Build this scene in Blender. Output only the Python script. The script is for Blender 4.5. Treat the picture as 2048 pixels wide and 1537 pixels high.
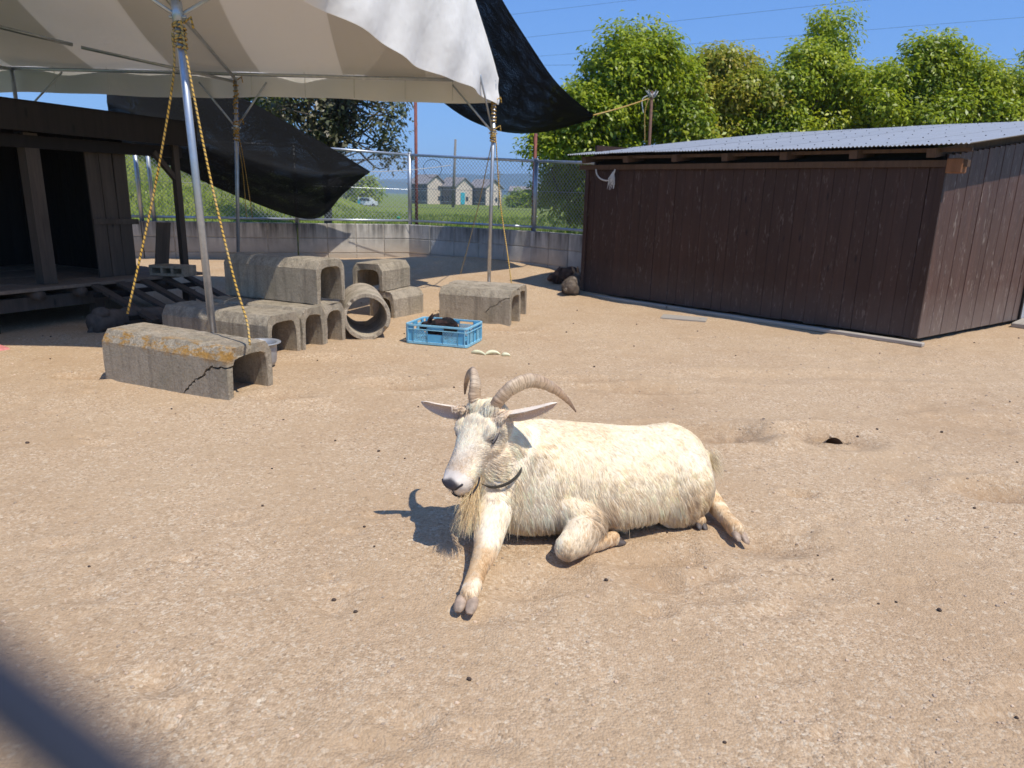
import bpy, bmesh, math, random
import numpy as np
from mathutils import Vector, Matrix, Euler, kdtree, noise as mnoise

for o in list(bpy.data.objects):
    bpy.data.objects.remove(o)
S = bpy.context.scene
COL = S.collection
random.seed(7)
RNG = np.random.default_rng(11)
R = math.radians

# ------------------------------------------------------------------ camera
CAM_H = 1.2
cam = bpy.data.cameras.new('camera')
cam_o = bpy.data.objects.new('camera', cam)
COL.objects.link(cam_o)
cam.sensor_width = 36.0
cam.lens = 24.96
cam.clip_start = 0.005
cam.clip_end = 9000.0
_p, _r = R(14.87), R(1.5)
_F = Vector((0, math.cos(_p), -math.sin(_p)))
_U0 = Vector((0, math.sin(_p), math.cos(_p)))
_R = Vector((1, 0, 0)) * math.cos(_r) + _U0 * math.sin(_r)
_U = _U0 * math.cos(_r) - Vector((1, 0, 0)) * math.sin(_r)
cam_o.matrix_world = Matrix(((_R.x, _U.x, -_F.x, 0), (_R.y, _U.y, -_F.y, 0), (_R.z, _U.z, -_F.z, CAM_H), (0, 0, 0, 1)))
cam.dof.use_dof = True
cam.dof.focus_distance = 2.7
cam.dof.aperture_fstop = 6.0
S.camera = cam_o

# ------------------------------------------------------------------ sky and sun
SUN_EL, SUN_TRAVEL = 61.0, 139.5          # light travels towards this azimuth (deg from +x, ccw)
world = bpy.data.worlds.new('World')
S.world = world
world.use_nodes = True
wn = world.node_tree
for n in list(wn.nodes):
    wn.nodes.remove(n)
wo = wn.nodes.new('ShaderNodeOutputWorld')
wb = wn.nodes.new('ShaderNodeBackground')
sky = wn.nodes.new('ShaderNodeTexSky')
sky.sky_type = 'NISHITA'
sky.sun_disc = False
sky.sun_elevation = R(SUN_EL)
tx, ty = -math.cos(R(SUN_TRAVEL)), -math.sin(R(SUN_TRAVEL))   # towards the sun
sky.sun_rotation = math.atan2(tx, ty)
sky.altitude = 2000.0
sky.air_density = 1.0
sky.dust_density = 0.0
sky.ozone_density = 6.0
wb.inputs['Strength'].default_value = 0.15
# one tone curve for the whole sky: a deep clear blue that is not burnt out towards the horizon
sp = wn.nodes.new('ShaderNodeSeparateColor')
cb = wn.nodes.new('ShaderNodeCombineColor')
wn.links.new(sky.outputs[0], sp.inputs[0])
for i, (ex, k) in enumerate(((0.56, 0.36), (0.50, 0.55), (0.33, 0.84))):
    a = wn.nodes.new('ShaderNodeMath')
    a.operation = 'POWER'
    a.inputs[1].default_value = ex
    b = wn.nodes.new('ShaderNodeMath')
    b.operation = 'MULTIPLY'
    b.inputs[1].default_value = k * 0.12 ** (ex - 1.0)
    wn.links.new(sp.outputs[i], a.inputs[0])
    wn.links.new(a.outputs[0], b.inputs[0])
    wn.links.new(b.outputs[0], cb.inputs[i])
wn.links.new(cb.outputs[0], wb.inputs['Color'])
wn.links.new(wb.outputs[0], wo.inputs[0])

sl = bpy.data.lights.new('sun', 'SUN')
sl.energy = 4.7
sl.angle = R(0.5)
sl.color = (1.0, 0.94, 0.845)
so = bpy.data.objects.new('sun', sl)
COL.objects.link(so)
_d = Vector((math.cos(R(SUN_TRAVEL)) * math.cos(R(SUN_EL)), math.sin(R(SUN_TRAVEL)) * math.cos(R(SUN_EL)), -math.sin(R(SUN_EL))))
so.rotation_euler = _d.to_track_quat('-Z', 'Y').to_euler()
so.location = (3, -2, 8)

S.view_settings.view_transform = 'Standard'
S.view_settings.look = 'None'
S.view_settings.exposure = 0.0
S.view_settings.gamma = 1.0
S.view_settings.use_curve_mapping = False
S.render.engine = 'CYCLES'
S.cycles.use_denoising = True
S.cycles.max_bounces = 5
S.cycles.transparent_max_bounces = 8

# ------------------------------------------------------------------ mesh helpers
def V(*a):
    return np.array(a, dtype=float)

def unit(v):
    v = np.asarray(v, float)
    return v / (np.linalg.norm(v) + 1e-12)

class MB:
    """collects faces into one mesh; build() links it as ONE object"""
    def __init__(s):
        s.v, s.f, s.uv = [], [], []
    def add(s, verts, faces, uvs=None):
        b = len(s.v)
        s.v.extend([tuple(map(float, p)) for p in verts])
        s.f.extend([tuple(b + i for i in f) for f in faces])
        if uvs is not None:
            s.uv.extend(uvs)
        return s
    def box(s, c, size, ax=None):
        c = np.asarray(c, float)
        ax = np.eye(3) if ax is None else np.asarray(ax, float)
        h = np.asarray(size, float) / 2
        vs = [c + ax[0] * h[0] * i + ax[1] * h[1] * j + ax[2] * h[2] * k for i in (-1, 1) for j in (-1, 1) for k in (-1, 1)]
        return s.add(vs, [(0, 1, 3, 2), (4, 6, 7, 5), (0, 4, 5, 1), (2, 3, 7, 6), (0, 2, 6, 4), (1, 5, 7, 3)])
    def bar(s, a, b, w, h, up=(0, 0, 1), ext=0.0):
        a, b = np.asarray(a, float), np.asarray(b, float)
        d = unit(b - a)
        side = unit(np.cross(up, d))
        u2 = np.cross(d, side)
        return s.box((a + b) / 2, (np.linalg.norm(b - a) + 2 * ext, w, h), (d, side, u2))
    def tube(s, pts, rad, n=8, cap=True, uvlen=False):
        pts = [np.asarray(p, float) for p in pts]
        m = len(pts)
        rad = [rad] * m if np.isscalar(rad) else list(rad)
        tang = [unit(pts[min(i + 1, m - 1)] - pts[max(i - 1, 0)]) for i in range(m)]
        ref = V(0, 0, 1) if abs(tang[0][2]) < 0.9 else V(1, 0, 0)
        nn = unit(np.cross(tang[0], ref))
        vs, L = [], 0.0
        uvrow = []
        for i in range(m):
            nn = unit(nn - tang[i] * np.dot(nn, tang[i]))
            bb = np.cross(tang[i], nn)
            if i:
                L += np.linalg.norm(pts[i] - pts[i - 1])
            uvrow.append(L)
            for k in range(n):
                a = 2 * math.pi * k / n
                vs.append(pts[i] + rad[i] * (math.cos(a) * nn + math.sin(a) * bb))
        fs, uvs = [], []
        for i in range(m - 1):
            for k in range(n):
                k2 = (k + 1) % n
                fs.append((i * n + k, i * n + k2, (i + 1) * n + k2, (i + 1) * n + k))
                if uvlen:
                    uvs += [(k / n, uvrow[i]), ((k + 1) / n, uvrow[i]), ((k + 1) / n, uvrow[i + 1]), (k / n, uvrow[i + 1])]
        if cap:
            fs.append(tuple(range(n - 1, -1, -1)))
            fs.append(tuple((m - 1) * n + k for k in range(n)))
            if uvlen:
                uvs += [(k / n, 0) for k in range(n)] * 2
        return s.add(vs, fs, uvs if uvlen else None)
    def loft(s, rings, cap=True):
        n = len(rings[0])
        vs = [p for r in rings for p in r]
        fs = []
        for i in range(len(rings) - 1):
            for k in range(n):
                k2 = (k + 1) % n
                fs.append((i * n + k, i * n + k2, (i + 1) * n + k2, (i + 1) * n + k))
        if cap:
            fs.append(tuple(range(n - 1, -1, -1)))
            fs.append(tuple((len(rings) - 1) * n + k for k in range(n)))
        return s.add(vs, fs)
    def grid(s, P):
        P = np.asarray(P, float)
        a, b = P.shape[:2]
        return s.add(P.reshape(-1, 3), [(i * b + j, (i + 1) * b + j, (i + 1) * b + j + 1, i * b + j + 1) for i in range(a - 1) for j in range(b - 1)])
    def ellipsoid(s, c, r, ax=None, nu=14, nv=9):
        c = np.asarray(c, float)
        ax = np.eye(3) if ax is None else np.asarray(ax, float)
        rings = []
        for i in range(1, nv):
            t = math.pi * i / nv
            rings.append([c + ax[0] * r[0] * math.sin(t) * math.cos(2 * math.pi * k / nu) + ax[1] * r[1] * math.sin(t) * math.sin(2 * math.pi * k / nu) - ax[2] * r[2] * math.cos(t) for k in range(nu)])
        return s.loft(rings)
    def mesh(s, name, mat=None, smooth=False):
        me = bpy.data.meshes.new(name)
        me.from_pydata(s.v, [], s.f)
        if s.uv and len(s.uv) == sum(len(f) for f in s.f):
            l = me.uv_layers.new(name='UVMap')
            l.data.foreach_set('uv', np.array(s.uv, dtype=np.float32).ravel())
        if smooth:
            me.polygons.foreach_set('use_smooth', [True] * len(me.polygons))
        if mat:
            me.materials.append(mat)
        me.update()
        return me
    def build(s, name, mat=None, parent=None, smooth=False, **kw):
        return link(name, s.mesh(name, mat, smooth), parent, **kw)

def link(name, data, parent=None, label=None, cat=None, group=None, kind=None, loc=None, rot=None):
    o = bpy.data.objects.new(name, data)
    COL.objects.link(o)
    if parent:
        o.parent = parent
    if loc is not None:
        o.location = loc
    if rot is not None:
        o.rotation_euler = rot
    return tag(o, label, cat, group, kind)

def tag(o, label=None, cat=None, group=None, kind=None):
    for k, v in (('label', label), ('category', cat), ('group', group), ('kind', kind)):
        if v:
            o[k] = v
    return o

def thing(name, label, cat, group=None, loc=(0, 0, 0)):
    return link(name, None, None, label, cat, group, loc=loc)

def bevel_mesh(me, w, seg=1, angle=35):
    bm = bmesh.new()
    bm.from_mesh(me)
    ed = [e for e in bm.edges if len(e.link_faces) == 2 and e.calc_face_angle(0) > R(angle)]
    bmesh.ops.bevel(bm, geom=ed, offset=w, segments=seg, profile=0.6, affect='EDGES', clamp_overlap=True)
    bm.to_mesh(me)
    bm.free()
    return me

def smooth_by_angle(me, deg=40):
    bm = bmesh.new()
    bm.from_mesh(me)
    for f in bm.faces:
        f.smooth = True
    for e in bm.edges:
        e.smooth = not (len(e.link_faces) == 2 and e.calc_face_angle(0) > R(deg))
    bm.to_mesh(me)
    bm.free()
    return me

def cboxmesh(name, size, ch, mat):
    m = MB().box((0, 0, 0), size)
    return bevel_mesh(m.mesh(name, mat), ch)

def catmull(pts, k=8):
    P = [np.asarray(p, float) for p in pts]
    P = [2 * P[0] - P[1]] + P + [2 * P[-1] - P[-2]]
    out = []
    for i in range(1, len(P) - 2):
        for j in range(k):
            t = j / k
            out.append(0.5 * (2 * P[i] + (P[i + 1] - P[i - 1]) * t + (2 * P[i - 1] - 5 * P[i] + 4 * P[i + 1] - P[i + 2]) * t * t + (3 * P[i] - P[i - 1] - 3 * P[i + 1] + P[i + 2]) * t ** 3))
    out.append(P[-2])
    return out

def sag(a, b, drop, n=12):
    a, b = np.asarray(a, float), np.asarray(b, float)
    return [a + (b - a) * t - V(0, 0, 4 * drop * t * (1 - t)) for t in np.linspace(0, 1, n)]

def rnoise(shape, cell, rng):
    """smooth value noise on a regular grid of that shape"""
    a, b = shape
    ga, gb = int(a / cell) + 3, int(b / cell) + 3
    G = rng.random((ga, gb))
    y, x = np.arange(a) / cell, np.arange(b) / cell
    y0, x0 = y.astype(int), x.astype(int)
    fy, fx = y - y0, x - x0
    fy, fx = (fy * fy * (3 - 2 * fy))[:, None], (fx * fx * (3 - 2 * fx))[None, :]
    return (G[np.ix_(y0, x0)] * (1 - fy) * (1 - fx) + G[np.ix_(y0 + 1, x0)] * fy * (1 - fx) + G[np.ix_(y0, x0 + 1)] * (1 - fy) * fx + G[np.ix_(y0 + 1, x0 + 1)] * fy * fx)

_TAB = np.random.default_rng(3).random((64, 64, 64))
def vnoise(P, sc):
    """value noise, 0..1, at world points (n,3)"""
    q = np.asarray(P, float) * sc + 1000.0
    i = np.floor(q).astype(int)
    f = q - i
    f = f * f * (3 - 2 * f)
    out = 0
    for dx in (0, 1):
        for dy in (0, 1):
            for dz in (0, 1):
                w = (f[:, 0] if dx else 1 - f[:, 0]) * (f[:, 1] if dy else 1 - f[:, 1]) * (f[:, 2] if dz else 1 - f[:, 2])
                out = out + w * _TAB[(i[:, 0] + dx) % 64, (i[:, 1] + dy) % 64, (i[:, 2] + dz) % 64]
    return out

def sstep(a, b, x):
    t = np.clip((x - a) / (b - a), 0, 1)
    return t * t * (3 - 2 * t)

# ------------------------------------------------------------------ materials
class NT:
    def __init__(s, name):
        s.m = bpy.data.materials.new(name)
        s.m.use_nodes = True
        s.t = s.m.node_tree
        s.b = s.t.nodes['Principled BSDF']
        s.out = s.t.nodes['Material Output']
    def n(s, typ, **kw):
        nd = s.t.nodes.new('ShaderNode' + typ)
        for k, v in kw.items():
            if hasattr(nd, k) and k not in nd.inputs.keys():
                setattr(nd, k, v)
            else:
                s.put(nd, k, v)
        return nd
    def put(s, nd, k, v):
        i = nd.inputs[k]
        if isinstance(v, bpy.types.NodeSocket):
            s.t.links.new(v, i)
        elif isinstance(v, bpy.types.Node):
            s.t.links.new(v.outputs[0], i)
        else:
            if isinstance(v, tuple) and len(v) == 3 and i.type == 'RGBA':
                v = v + (1,)
            i.default_value = v
    def set(s, **kw):
        for k, v in kw.items():
            s.put(s.b, k.replace('_', ' '), v)
        return s
    def obj(s):
        return s.n('TexCoord').outputs['Object']
    def pos(s):
        return s.n('NewGeometry').outputs['Position']
    def scale(s, vec, sc):
        m = s.n('Mapping')
        s.put(m, 'Vector', vec)
        s.put(m, 'Scale', sc)
        return m.outputs[0]
    def noise(s, vec, scale, detail=4.0, rough=0.6):
        n = s.n('TexNoise')
        s.put(n, 'Vector', vec)
        s.put(n, 'Scale', scale)
        s.put(n, 'Detail', detail)
        s.put(n, 'Roughness', rough)
        return n.outputs[0]
    def voro(s, vec, scale, feature='F1', out='Distance'):
        n = s.n('TexVoronoi', feature=feature)
        s.put(n, 'Vector', vec)
        s.put(n, 'Scale', scale)
        return n.outputs[out]
    def ramp(s, fac, stops):
        r = s.n('ValToRGB')
        e = r.color_ramp.elements
        while len(e) < len(stops):
            e.new(0.5)
        for q, (p, c) in zip(e, stops):
            q.position = p
            c = (c, c, c) if not isinstance(c, tuple) else c
            q.color = c + (1,) if len(c) == 3 else c
        s.put(r, 'Fac', fac)
        return r.outputs[0]
    def mix(s, fac, a, b, mode='MIX'):
        m = s.n('MixRGB', blend_type=mode)
        s.put(m, 0, fac)
        s.put(m, 1, a)
        s.put(m, 2, b)
        return m.outputs[0]
    def math(s, op, a, b=0.0):
        m = s.n('Math', operation=op)
        s.put(m, 0, a)
        s.put(m, 1, b)
        return m.outputs[0]
    def bump(s, h, strength, dist=0.01, normal=None):
        b = s.n('Bump')
        s.put(b, 'Height', h)
        s.put(b, 'Strength', strength)
        s.put(b, 'Distance', dist)
        if normal is not None:
            s.put(b, 'Normal', normal)
        return b.outputs[0]
    def rnd(s):
        return s.n('ObjectInfo').outputs['Random']
    def up(s):
        x = s.n('SeparateXYZ')
        s.put(x, 0, s.n('NewGeometry').outputs['Normal'])
        return x.outputs[2]

def plain(name, col, rough=0.6, metal=0.0, var=0.15, nscale=30.0, bump=0.1):
    t = NT(name)
    p = t.obj()
    n = t.noise(p, nscale)
    c2 = tuple(c * (1 - var) for c in col)
    c3 = tuple(min(1, c * (1 + var)) for c in col)
    t.set(Base_Color=t.ramp(n, [(0.3, c2), (0.7, c3)]), Roughness=rough, Metallic=metal)
    if bump:
        t.set(Normal=t.bump(n, bump, 0.005))
    return t.m

def m_sand():
    t = NT('sand')
    p = t.pos()
    big = t.noise(p, 0.9, 5, 0.65)
    mid = t.noise(p, 5.0, 5, 0.7)
    pv = t.n('TexVoronoi')
    t.put(pv, 'Vector', p)
    t.put(pv, 'Scale', 135.0)
    grain = pv.outputs['Color']
    gd = pv.outputs['Distance']
    gs = t.n('SeparateColor')
    t.put(gs, 0, grain)
    v2 = t.n('TexVoronoi')
    t.put(v2, 'Vector', p)
    t.put(v2, 'Scale', 75.0)
    g2 = t.n('SeparateColor')
    t.put(g2, 0, v2.outputs['Color'])
    base = t.mix(t.ramp(big, [(0.38, 0.0), (0.62, 1.0)]), (0.47, 0.31, 0.18), (0.56, 0.40, 0.25))
    base = t.mix(t.ramp(mid, [(0.35, 0.0), (0.7, 0.55)]), base, (0.56, 0.395, 0.25))
    # single grains: pale quartz, ochre, grey, a few dark ones
    gr = t.ramp(gs.outputs[0], [(0.0, (0.19, 0.125, 0.08)), (0.08, (0.38, 0.26, 0.165)), (0.42, (0.60, 0.42, 0.27)), (0.8, (0.76, 0.57, 0.39)), (0.97, (0.92, 0.80, 0.62))])
    rough_zone = t.ramp(t.noise(p, 1.7, 5, 0.65), [(0.38, 0.12), (0.62, 0.62)])
    col = t.mix(rough_zone, base, gr)
    g2r = t.ramp(g2.outputs[1], [(0.0, (0.11, 0.07, 0.045)), (0.05, (0.4, 0.27, 0.16)), (0.9, (0.54, 0.38, 0.245)), (1.0, (0.82, 0.71, 0.55))])
    col = t.mix(0.3, col, g2r)
    dip_shade_damp = t.n('Attribute', attribute_name='dip_shade_damp')
    col = t.mix(t.math('MULTIPLY', dip_shade_damp.outputs['Fac'], t.ramp(t.noise(p, 12.0, 4, 0.7), [(0.3, 0.4), (0.6, 0.9)])), col, (0.27, 0.165, 0.092))
    h = t.math('ADD', t.math('MULTIPLY', gd, -0.8), t.math('MULTIPLY', t.noise(p, 45.0, 6, 0.8), 1.3))
    nb = t.bump(t.noise(p, 14.0, 5, 0.7), 0.18, 0.03)
    nb = t.bump(h, 0.65, 0.007, nb)
    col = t.mix(1.0, col, (0.945, 0.945, 0.90), 'MULTIPLY')
    t.set(Base_Color=col, Roughness=0.92, Normal=nb, Specular_IOR_Level=0.2)
    return t.m

def m_concrete(name, tint=(0.44, 0.37, 0.27), lichen=0.0):
    t = NT(name)
    p = t.obj()
    n = t.noise(p, 6.0, 6, 0.7)
    f = t.noise(p, 90.0, 4, 0.7)
    agg = t.voro(p, 70.0)
    col = t.ramp(n, [(0.28, tuple(c * 0.62 for c in tint)), (0.5, tint), (0.75, tuple(min(1, c * 1.28) for c in tint))])
    col = t.mix(t.ramp(agg, [(0.1, 0.5), (0.5, 0.0)]), col, tuple(c * 1.3 for c in tint))
    col = t.mix(t.ramp(f, [(0.32, 0.75), (0.48, 0.0)]), col, tuple(c * 0.38 for c in tint))
    col = t.mix(t.math('MULTIPLY', t.rnd(), 0.3), col, tuple(c * 0.8 for c in tint))
    # green-grey weathering
    col = t.mix(t.ramp(t.noise(p, 3.1, 5, 0.7), [(0.5, 0.0), (0.72, 0.45)]), col, (0.16, 0.15, 0.095))
    if lichen:
        sx = t.n('SeparateXYZ')
        t.put(sx, 0, p)
        top = t.ramp(sx.outputs[2], [(0.235, 0.0), (0.275, 1.0)])
        side = t.ramp(sx.outputs[1], [(0.02, 1.0), (0.09, 0.0)])
        li = t.math('MULTIPLY', top, t.ramp(t.noise(t.scale(p, (0.5, 1, 1)), 13.0, 5, 0.75), [(0.47, 0.0), (0.56, 1.0)]))
        li = t.math('MULTIPLY', li, t.ramp(sx.outputs[1], [(0.04, 1.0), (0.12, 0.12)]))
        col = t.mix(t.math('MULTIPLY', li, lichen), col, (0.42, 0.22, 0.045))
    strk = t.noise(t.scale(t.pos(), (15.0, 15.0, 1.3)), 1.0, 5, 0.65)
    col = t.mix(t.ramp(strk, [(0.36, 0.55), (0.5, 0.0)]), col, tuple(c * 0.42 for c in tint))
    pit = t.ramp(t.noise(p, 55.0, 5, 0.75), [(0.3, 0.0), (0.55, 1.0)])
    nb = t.bump(n, 0.4, 0.02)
    nb = t.bump(pit, 0.75, 0.008, nb)
    t.set(Base_Color=col, Roughness=0.93, Normal=nb, Specular_IOR_Level=0.2)
    return t.m

def m_wallblock():
    t = NT('wall_block')
    p = t.obj()
    w = t.pos()
    n = t.noise(w, 4.0, 6, 0.7)
    sx = t.n('SeparateXYZ')
    t.put(sx, 0, w)
    streak = t.noise(t.scale(w, (9.0, 9.0, 0.9)), 1.0, 5, 0.65)
    top = t.ramp(sx.outputs[2], [(0.30, 0.0), (0.66, 1.0)])
    col = t.ramp(n, [(0.3, (0.47, 0.435, 0.375)), (0.7, (0.70, 0.655, 0.57))])
    col = t.mix(t.math('MULTIPLY', t.rnd(), 0.45), col, (0.20, 0.18, 0.15))
    st = t.math('MULTIPLY', top, t.ramp(streak, [(0.36, 0.95), (0.62, 0.0)]))
    col = t.mix(st, col, (0.06, 0.057, 0.055))
    low = t.ramp(sx.outputs[2], [(0.2, 0.6), (0.42, 0.0)])
    col = t.mix(low, col, (0.40, 0.32, 0.23))
    t.set(Base_Color=col, Roughness=0.95, Normal=t.bump(t.noise(p, 60.0, 4, 0.7), 0.5, 0.008))
    return t.m

def m_wood(name, base, dark, speck=None, grain=(1.0, 1.0, 0.08), gscale=22.0, rough=0.75, scratch=0.0, low=None):
    t = NT(name)
    oi = t.n('ObjectInfo')
    p = t.n('TexCoord').outputs['Object']
    va = t.n('VectorMath', operation='ADD')
    t.put(va, 0, p)
    rv = t.n('CombineXYZ')
    t.put(rv, 0, t.math('MULTIPLY', oi.outputs['Random'], 37.0))
    t.put(rv, 2, t.math('MULTIPLY', oi.outputs['Random'], 91.0))
    t.put(va, 1, rv.outputs[0])
    q = t.scale(va.outputs[0], grain)
    g = t.noise(q, gscale, 6, 0.7)
    col = t.ramp(g, [(0.28, dark), (0.72, base)])
    col = t.mix(t.math('MULTIPLY', oi.outputs['Random'], 0.65), col, tuple(c * 0.58 for c in base))
    knot = t.n('TexVoronoi')
    t.put(knot, 'Vector', t.scale(va.outputs[0], (7.0, 7.0, 2.2)))
    t.put(knot, 'Scale', 1.0)
    col = t.mix(t.ramp(knot.outputs['Distance'], [(0.05, 0.8), (0.11, 0.0)]), col, tuple(c * 0.35 for c in dark))
    if low:
        sx = t.n('SeparateXYZ')
        t.put(sx, 0, t.pos())
        ns = t.noise(t.pos(), 5.0, 4, 0.7)
        f = t.math('MULTIPLY', t.ramp(t.math('ADD', sx.outputs[2], t.math('MULTIPLY', ns, 0.3)), [(0.2, 0.75), (0.62, 0.0)]), 1.0)
        col = t.mix(f, col, low)
    if scratch:
        w = t.pos()
        sv = t.noise(t.scale(w, (16.0, 16.0, 3.2)), 1.0, 5, 0.75)
        sn = t.noise(t.scale(w, (55.0, 55.0, 14.0)), 1.0, 3, 0.6)
        mk = t.math('MULTIPLY', t.ramp(sv, [(0.50, 0.0), (0.62, 1.0)]), t.ramp(sn, [(0.54, 0.0), (0.61, 1.0)]))
        col = t.mix(t.math('MULTIPLY', mk, scratch), col, speck)
    t.set(Base_Color=col, Roughness=rough, Normal=t.bump(g, 0.35, 0.004), Specular_IOR_Level=0.3)
    return t.m

def m_metal(name, col, rough=0.4, metal=0.7, spot=(0.5, 0.5, 0.5)):
    t = NT(name)
    p = t.obj()
    n = t.noise(p, 18.0, 5, 0.7)
    t.set(Base_Color=t.ramp(n, [(0.3, tuple(c * 0.75 for c in col)), (0.7, col)]), Metallic=metal, Roughness=t.ramp(n, [(0.3, rough + 0.15), (0.7, rough)]))
    return t.m

def m_canopy():
    t = NT('canopy_fabric')
    uv = t.n('UVMap').outputs[0]
    s = t.n('SeparateXYZ')
    t.put(s, 0, uv)
    st = t.math('PINGPONG', s.outputs[0], 1.0)
    band = t.ramp(t.math('FRACT', t.math('MULTIPLY', s.outputs[0], 0.5)), [(0.0, 0.0), (0.495, 0.0), (0.505, 1.0), (1.0, 1.0)])
    seam = t.ramp(t.math('PINGPONG', s.outputs[0], 0.5), [(0.0, 1.0), (0.03, 0.0)])
    n = t.noise(t.pos(), 2.6, 5, 0.65)
    col = t.mix(band, (0.78, 0.76, 0.72), (0.70, 0.68, 0.63))
    col = t.mix(t.ramp(n, [(0.4, 0.0), (0.75, 0.35)]), col, (0.52, 0.49, 0.43))
    col = t.mix(t.math('MULTIPLY', seam, 0.35), col, (0.5, 0.46, 0.4))
    wr = t.noise(t.pos(), 2.4, 3, 0.55)
    nb = t.bump(wr, 0.35, 0.08)
    # shade under the roof put into a duller inner-side colour
    inner = t.mix(band, (0.74, 0.72, 0.69), (0.63, 0.61, 0.58))
    back = t.n('NewGeometry').outputs['Backfacing']
    sw = t.n('Attribute', attribute_name='inner')
    col = t.mix(sw.outputs['Fac'], col, inner)
    d = t.n('BsdfDiffuse')
    t.put(d, 'Color', col)
    t.put(d, 'Normal', nb)
    tr = t.n('BsdfTranslucent')
    t.put(tr, 'Color', t.mix(band, (0.225, 0.215, 0.20), (0.155, 0.147, 0.134)))
    a = t.n('AddShader')
    t.put(a, 0, d.outputs[0])
    t.put(a, 1, tr.outputs[0])
    t.t.links.new(a.outputs[0], t.out.inputs[0])
    return t.m

def m_net():
    t = NT('shade_net')
    uv = t.n('UVMap').outputs[0]
    w = t.noise(t.scale(uv, (220.0, 60.0, 1.0)), 1.0, 3, 0.7)
    big = t.noise(uv, 6.0, 4, 0.6)
    col = t.ramp(w, [(0.3, 0.004), (0.75, 0.018)])
    t.set(Base_Color=col, Roughness=0.9, Normal=t.bump(w, 0.5, 0.01), Specular_IOR_Level=0.08)
    tr = t.n('BsdfTransparent')
    mx = t.n('MixShader')
    t.put(mx, 0, t.ramp(t.math('ADD', w, t.math('MULTIPLY', big, 0.35)), [(0.72, 0.0), (0.98, 0.30)]))
    t.put(mx, 1, t.b.outputs[0])
    t.put(mx, 2, tr.outputs[0])
    t.t.links.new(mx.outputs[0], t.out.inputs[0])
    return t.m

def m_rope(name, a=(0.62, 0.36, 0.05), b=(0.025, 0.02, 0.018), pitch=36.0):
    t = NT(name)
    s = t.n('SeparateXYZ')
    t.put(s, 0, t.n('UVMap').outputs[0])
    ph = t.math('FRACT', t.math('ADD', s.outputs[0], t.math('MULTIPLY', s.outputs[1], pitch)))
    stripe = t.ramp(ph, [(0.0, a), (0.55, tuple(c * 0.8 for c in a)), (0.6, b), (0.86, b), (0.9, a)])
    fade = t.noise(t.pos(), 4.0, 3, 0.6)
    col = t.mix(t.ramp(fade, [(0.4, 0.0), (0.7, 0.35)]), stripe, (0.50, 0.42, 0.26))
    t.set(Base_Color=col, Roughness=0.8, Normal=t.bump(t.math('PINGPONG', ph, 0.5), 0.6, 0.004))
    return t.m

def m_leaf(name, trans=0.35, tint=(0.30, 0.42, 0.03)):
    t = NT(name)
    at = t.n('Attribute', attribute_name='col')
    t.set(Base_Color=at.outputs['Color'], Roughness=0.42, Specular_IOR_Level=0.45)
    tr = t.n('BsdfTranslucent')
    t.put(tr, 'Color', t.mix(1.0, at.outputs['Color'], tint + (1,), 'ADD') if False else t.mix(0.5, at.outputs['Color'], tint))
    mx = t.n('MixShader')
    t.put(mx, 0, trans)
    t.put(mx, 1, t.b.outputs[0])
    t.put(mx, 2, tr.outputs[0])
    t.t.links.new(mx.outputs[0], t.out.inputs[0])
    return t.m

def m_attr(name, rough=0.7, trans=0.0, bump=0.0):
    t = NT(name)
    at = t.n('Attribute', attribute_name='col')
    t.set(Base_Color=at.outputs['Color'], Roughness=rough, Specular_IOR_Level=0.25)
    if bump:
        t.set(Normal=t.bump(t.noise(t.pos(), 180.0, 4, 0.7), bump, 0.004))
    if trans:
        tr = t.n('BsdfTranslucent')
        t.put(tr, 'Color', at.outputs['Color'])
        mx = t.n('MixShader')
        t.put(mx, 0, trans)
        t.put(mx, 1, t.b.outputs[0])
        t.put(mx, 2, tr.outputs[0])
        t.t.links.new(mx.outputs[0], t.out.inputs[0])
    return t.m

def m_hair(name):
    t = NT(name)
    at = t.n('Attribute', attribute_name='col')
    d = t.n('BsdfDiffuse')
    t.put(d, 'Color', at.outputs['Color'])
    tr = t.n('BsdfTranslucent')
    t.put(tr, 'Color', at.outputs['Color'])
    m1 = t.n('MixShader')
    t.put(m1, 0, 0.42)
    t.put(m1, 1, d.outputs[0])
    t.put(m1, 2, tr.outputs[0])
    t.t.links.new(m1.outputs[0], t.out.inputs[0])
    return t.m

def m_horn():
    t = NT('horn')
    uv = t.n('UVMap').outputs[0]
    s = t.n('SeparateXYZ')
    t.put(s, 0, uv)
    n = t.noise(t.scale(uv, (2.0, 60.0, 1.0)), 1.0, 4, 0.7)
    m = t.noise(t.pos(), 30.0, 4, 0.6)
    col = t.ramp(s.outputs[1], [(0.0, (0.42, 0.27, 0.165)), (0.35, (0.60, 0.45, 0.29)), (0.75, (0.44, 0.285, 0.17)), (1.0, (0.13, 0.075, 0.05))])
    col = t.mix(t.ramp(n, [(0.40, 0.6), (0.55, 0.0)]), col, (0.19, 0.115, 0.07))
    col = t.mix(t.ramp(m, [(0.5, 0.0), (0.7, 0.4)]), col, (0.55, 0.46, 0.35))
    t.set(Base_Color=col, Roughness=0.5, Normal=t.bump(n, 0.7, 0.003))
    return t.m

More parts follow.
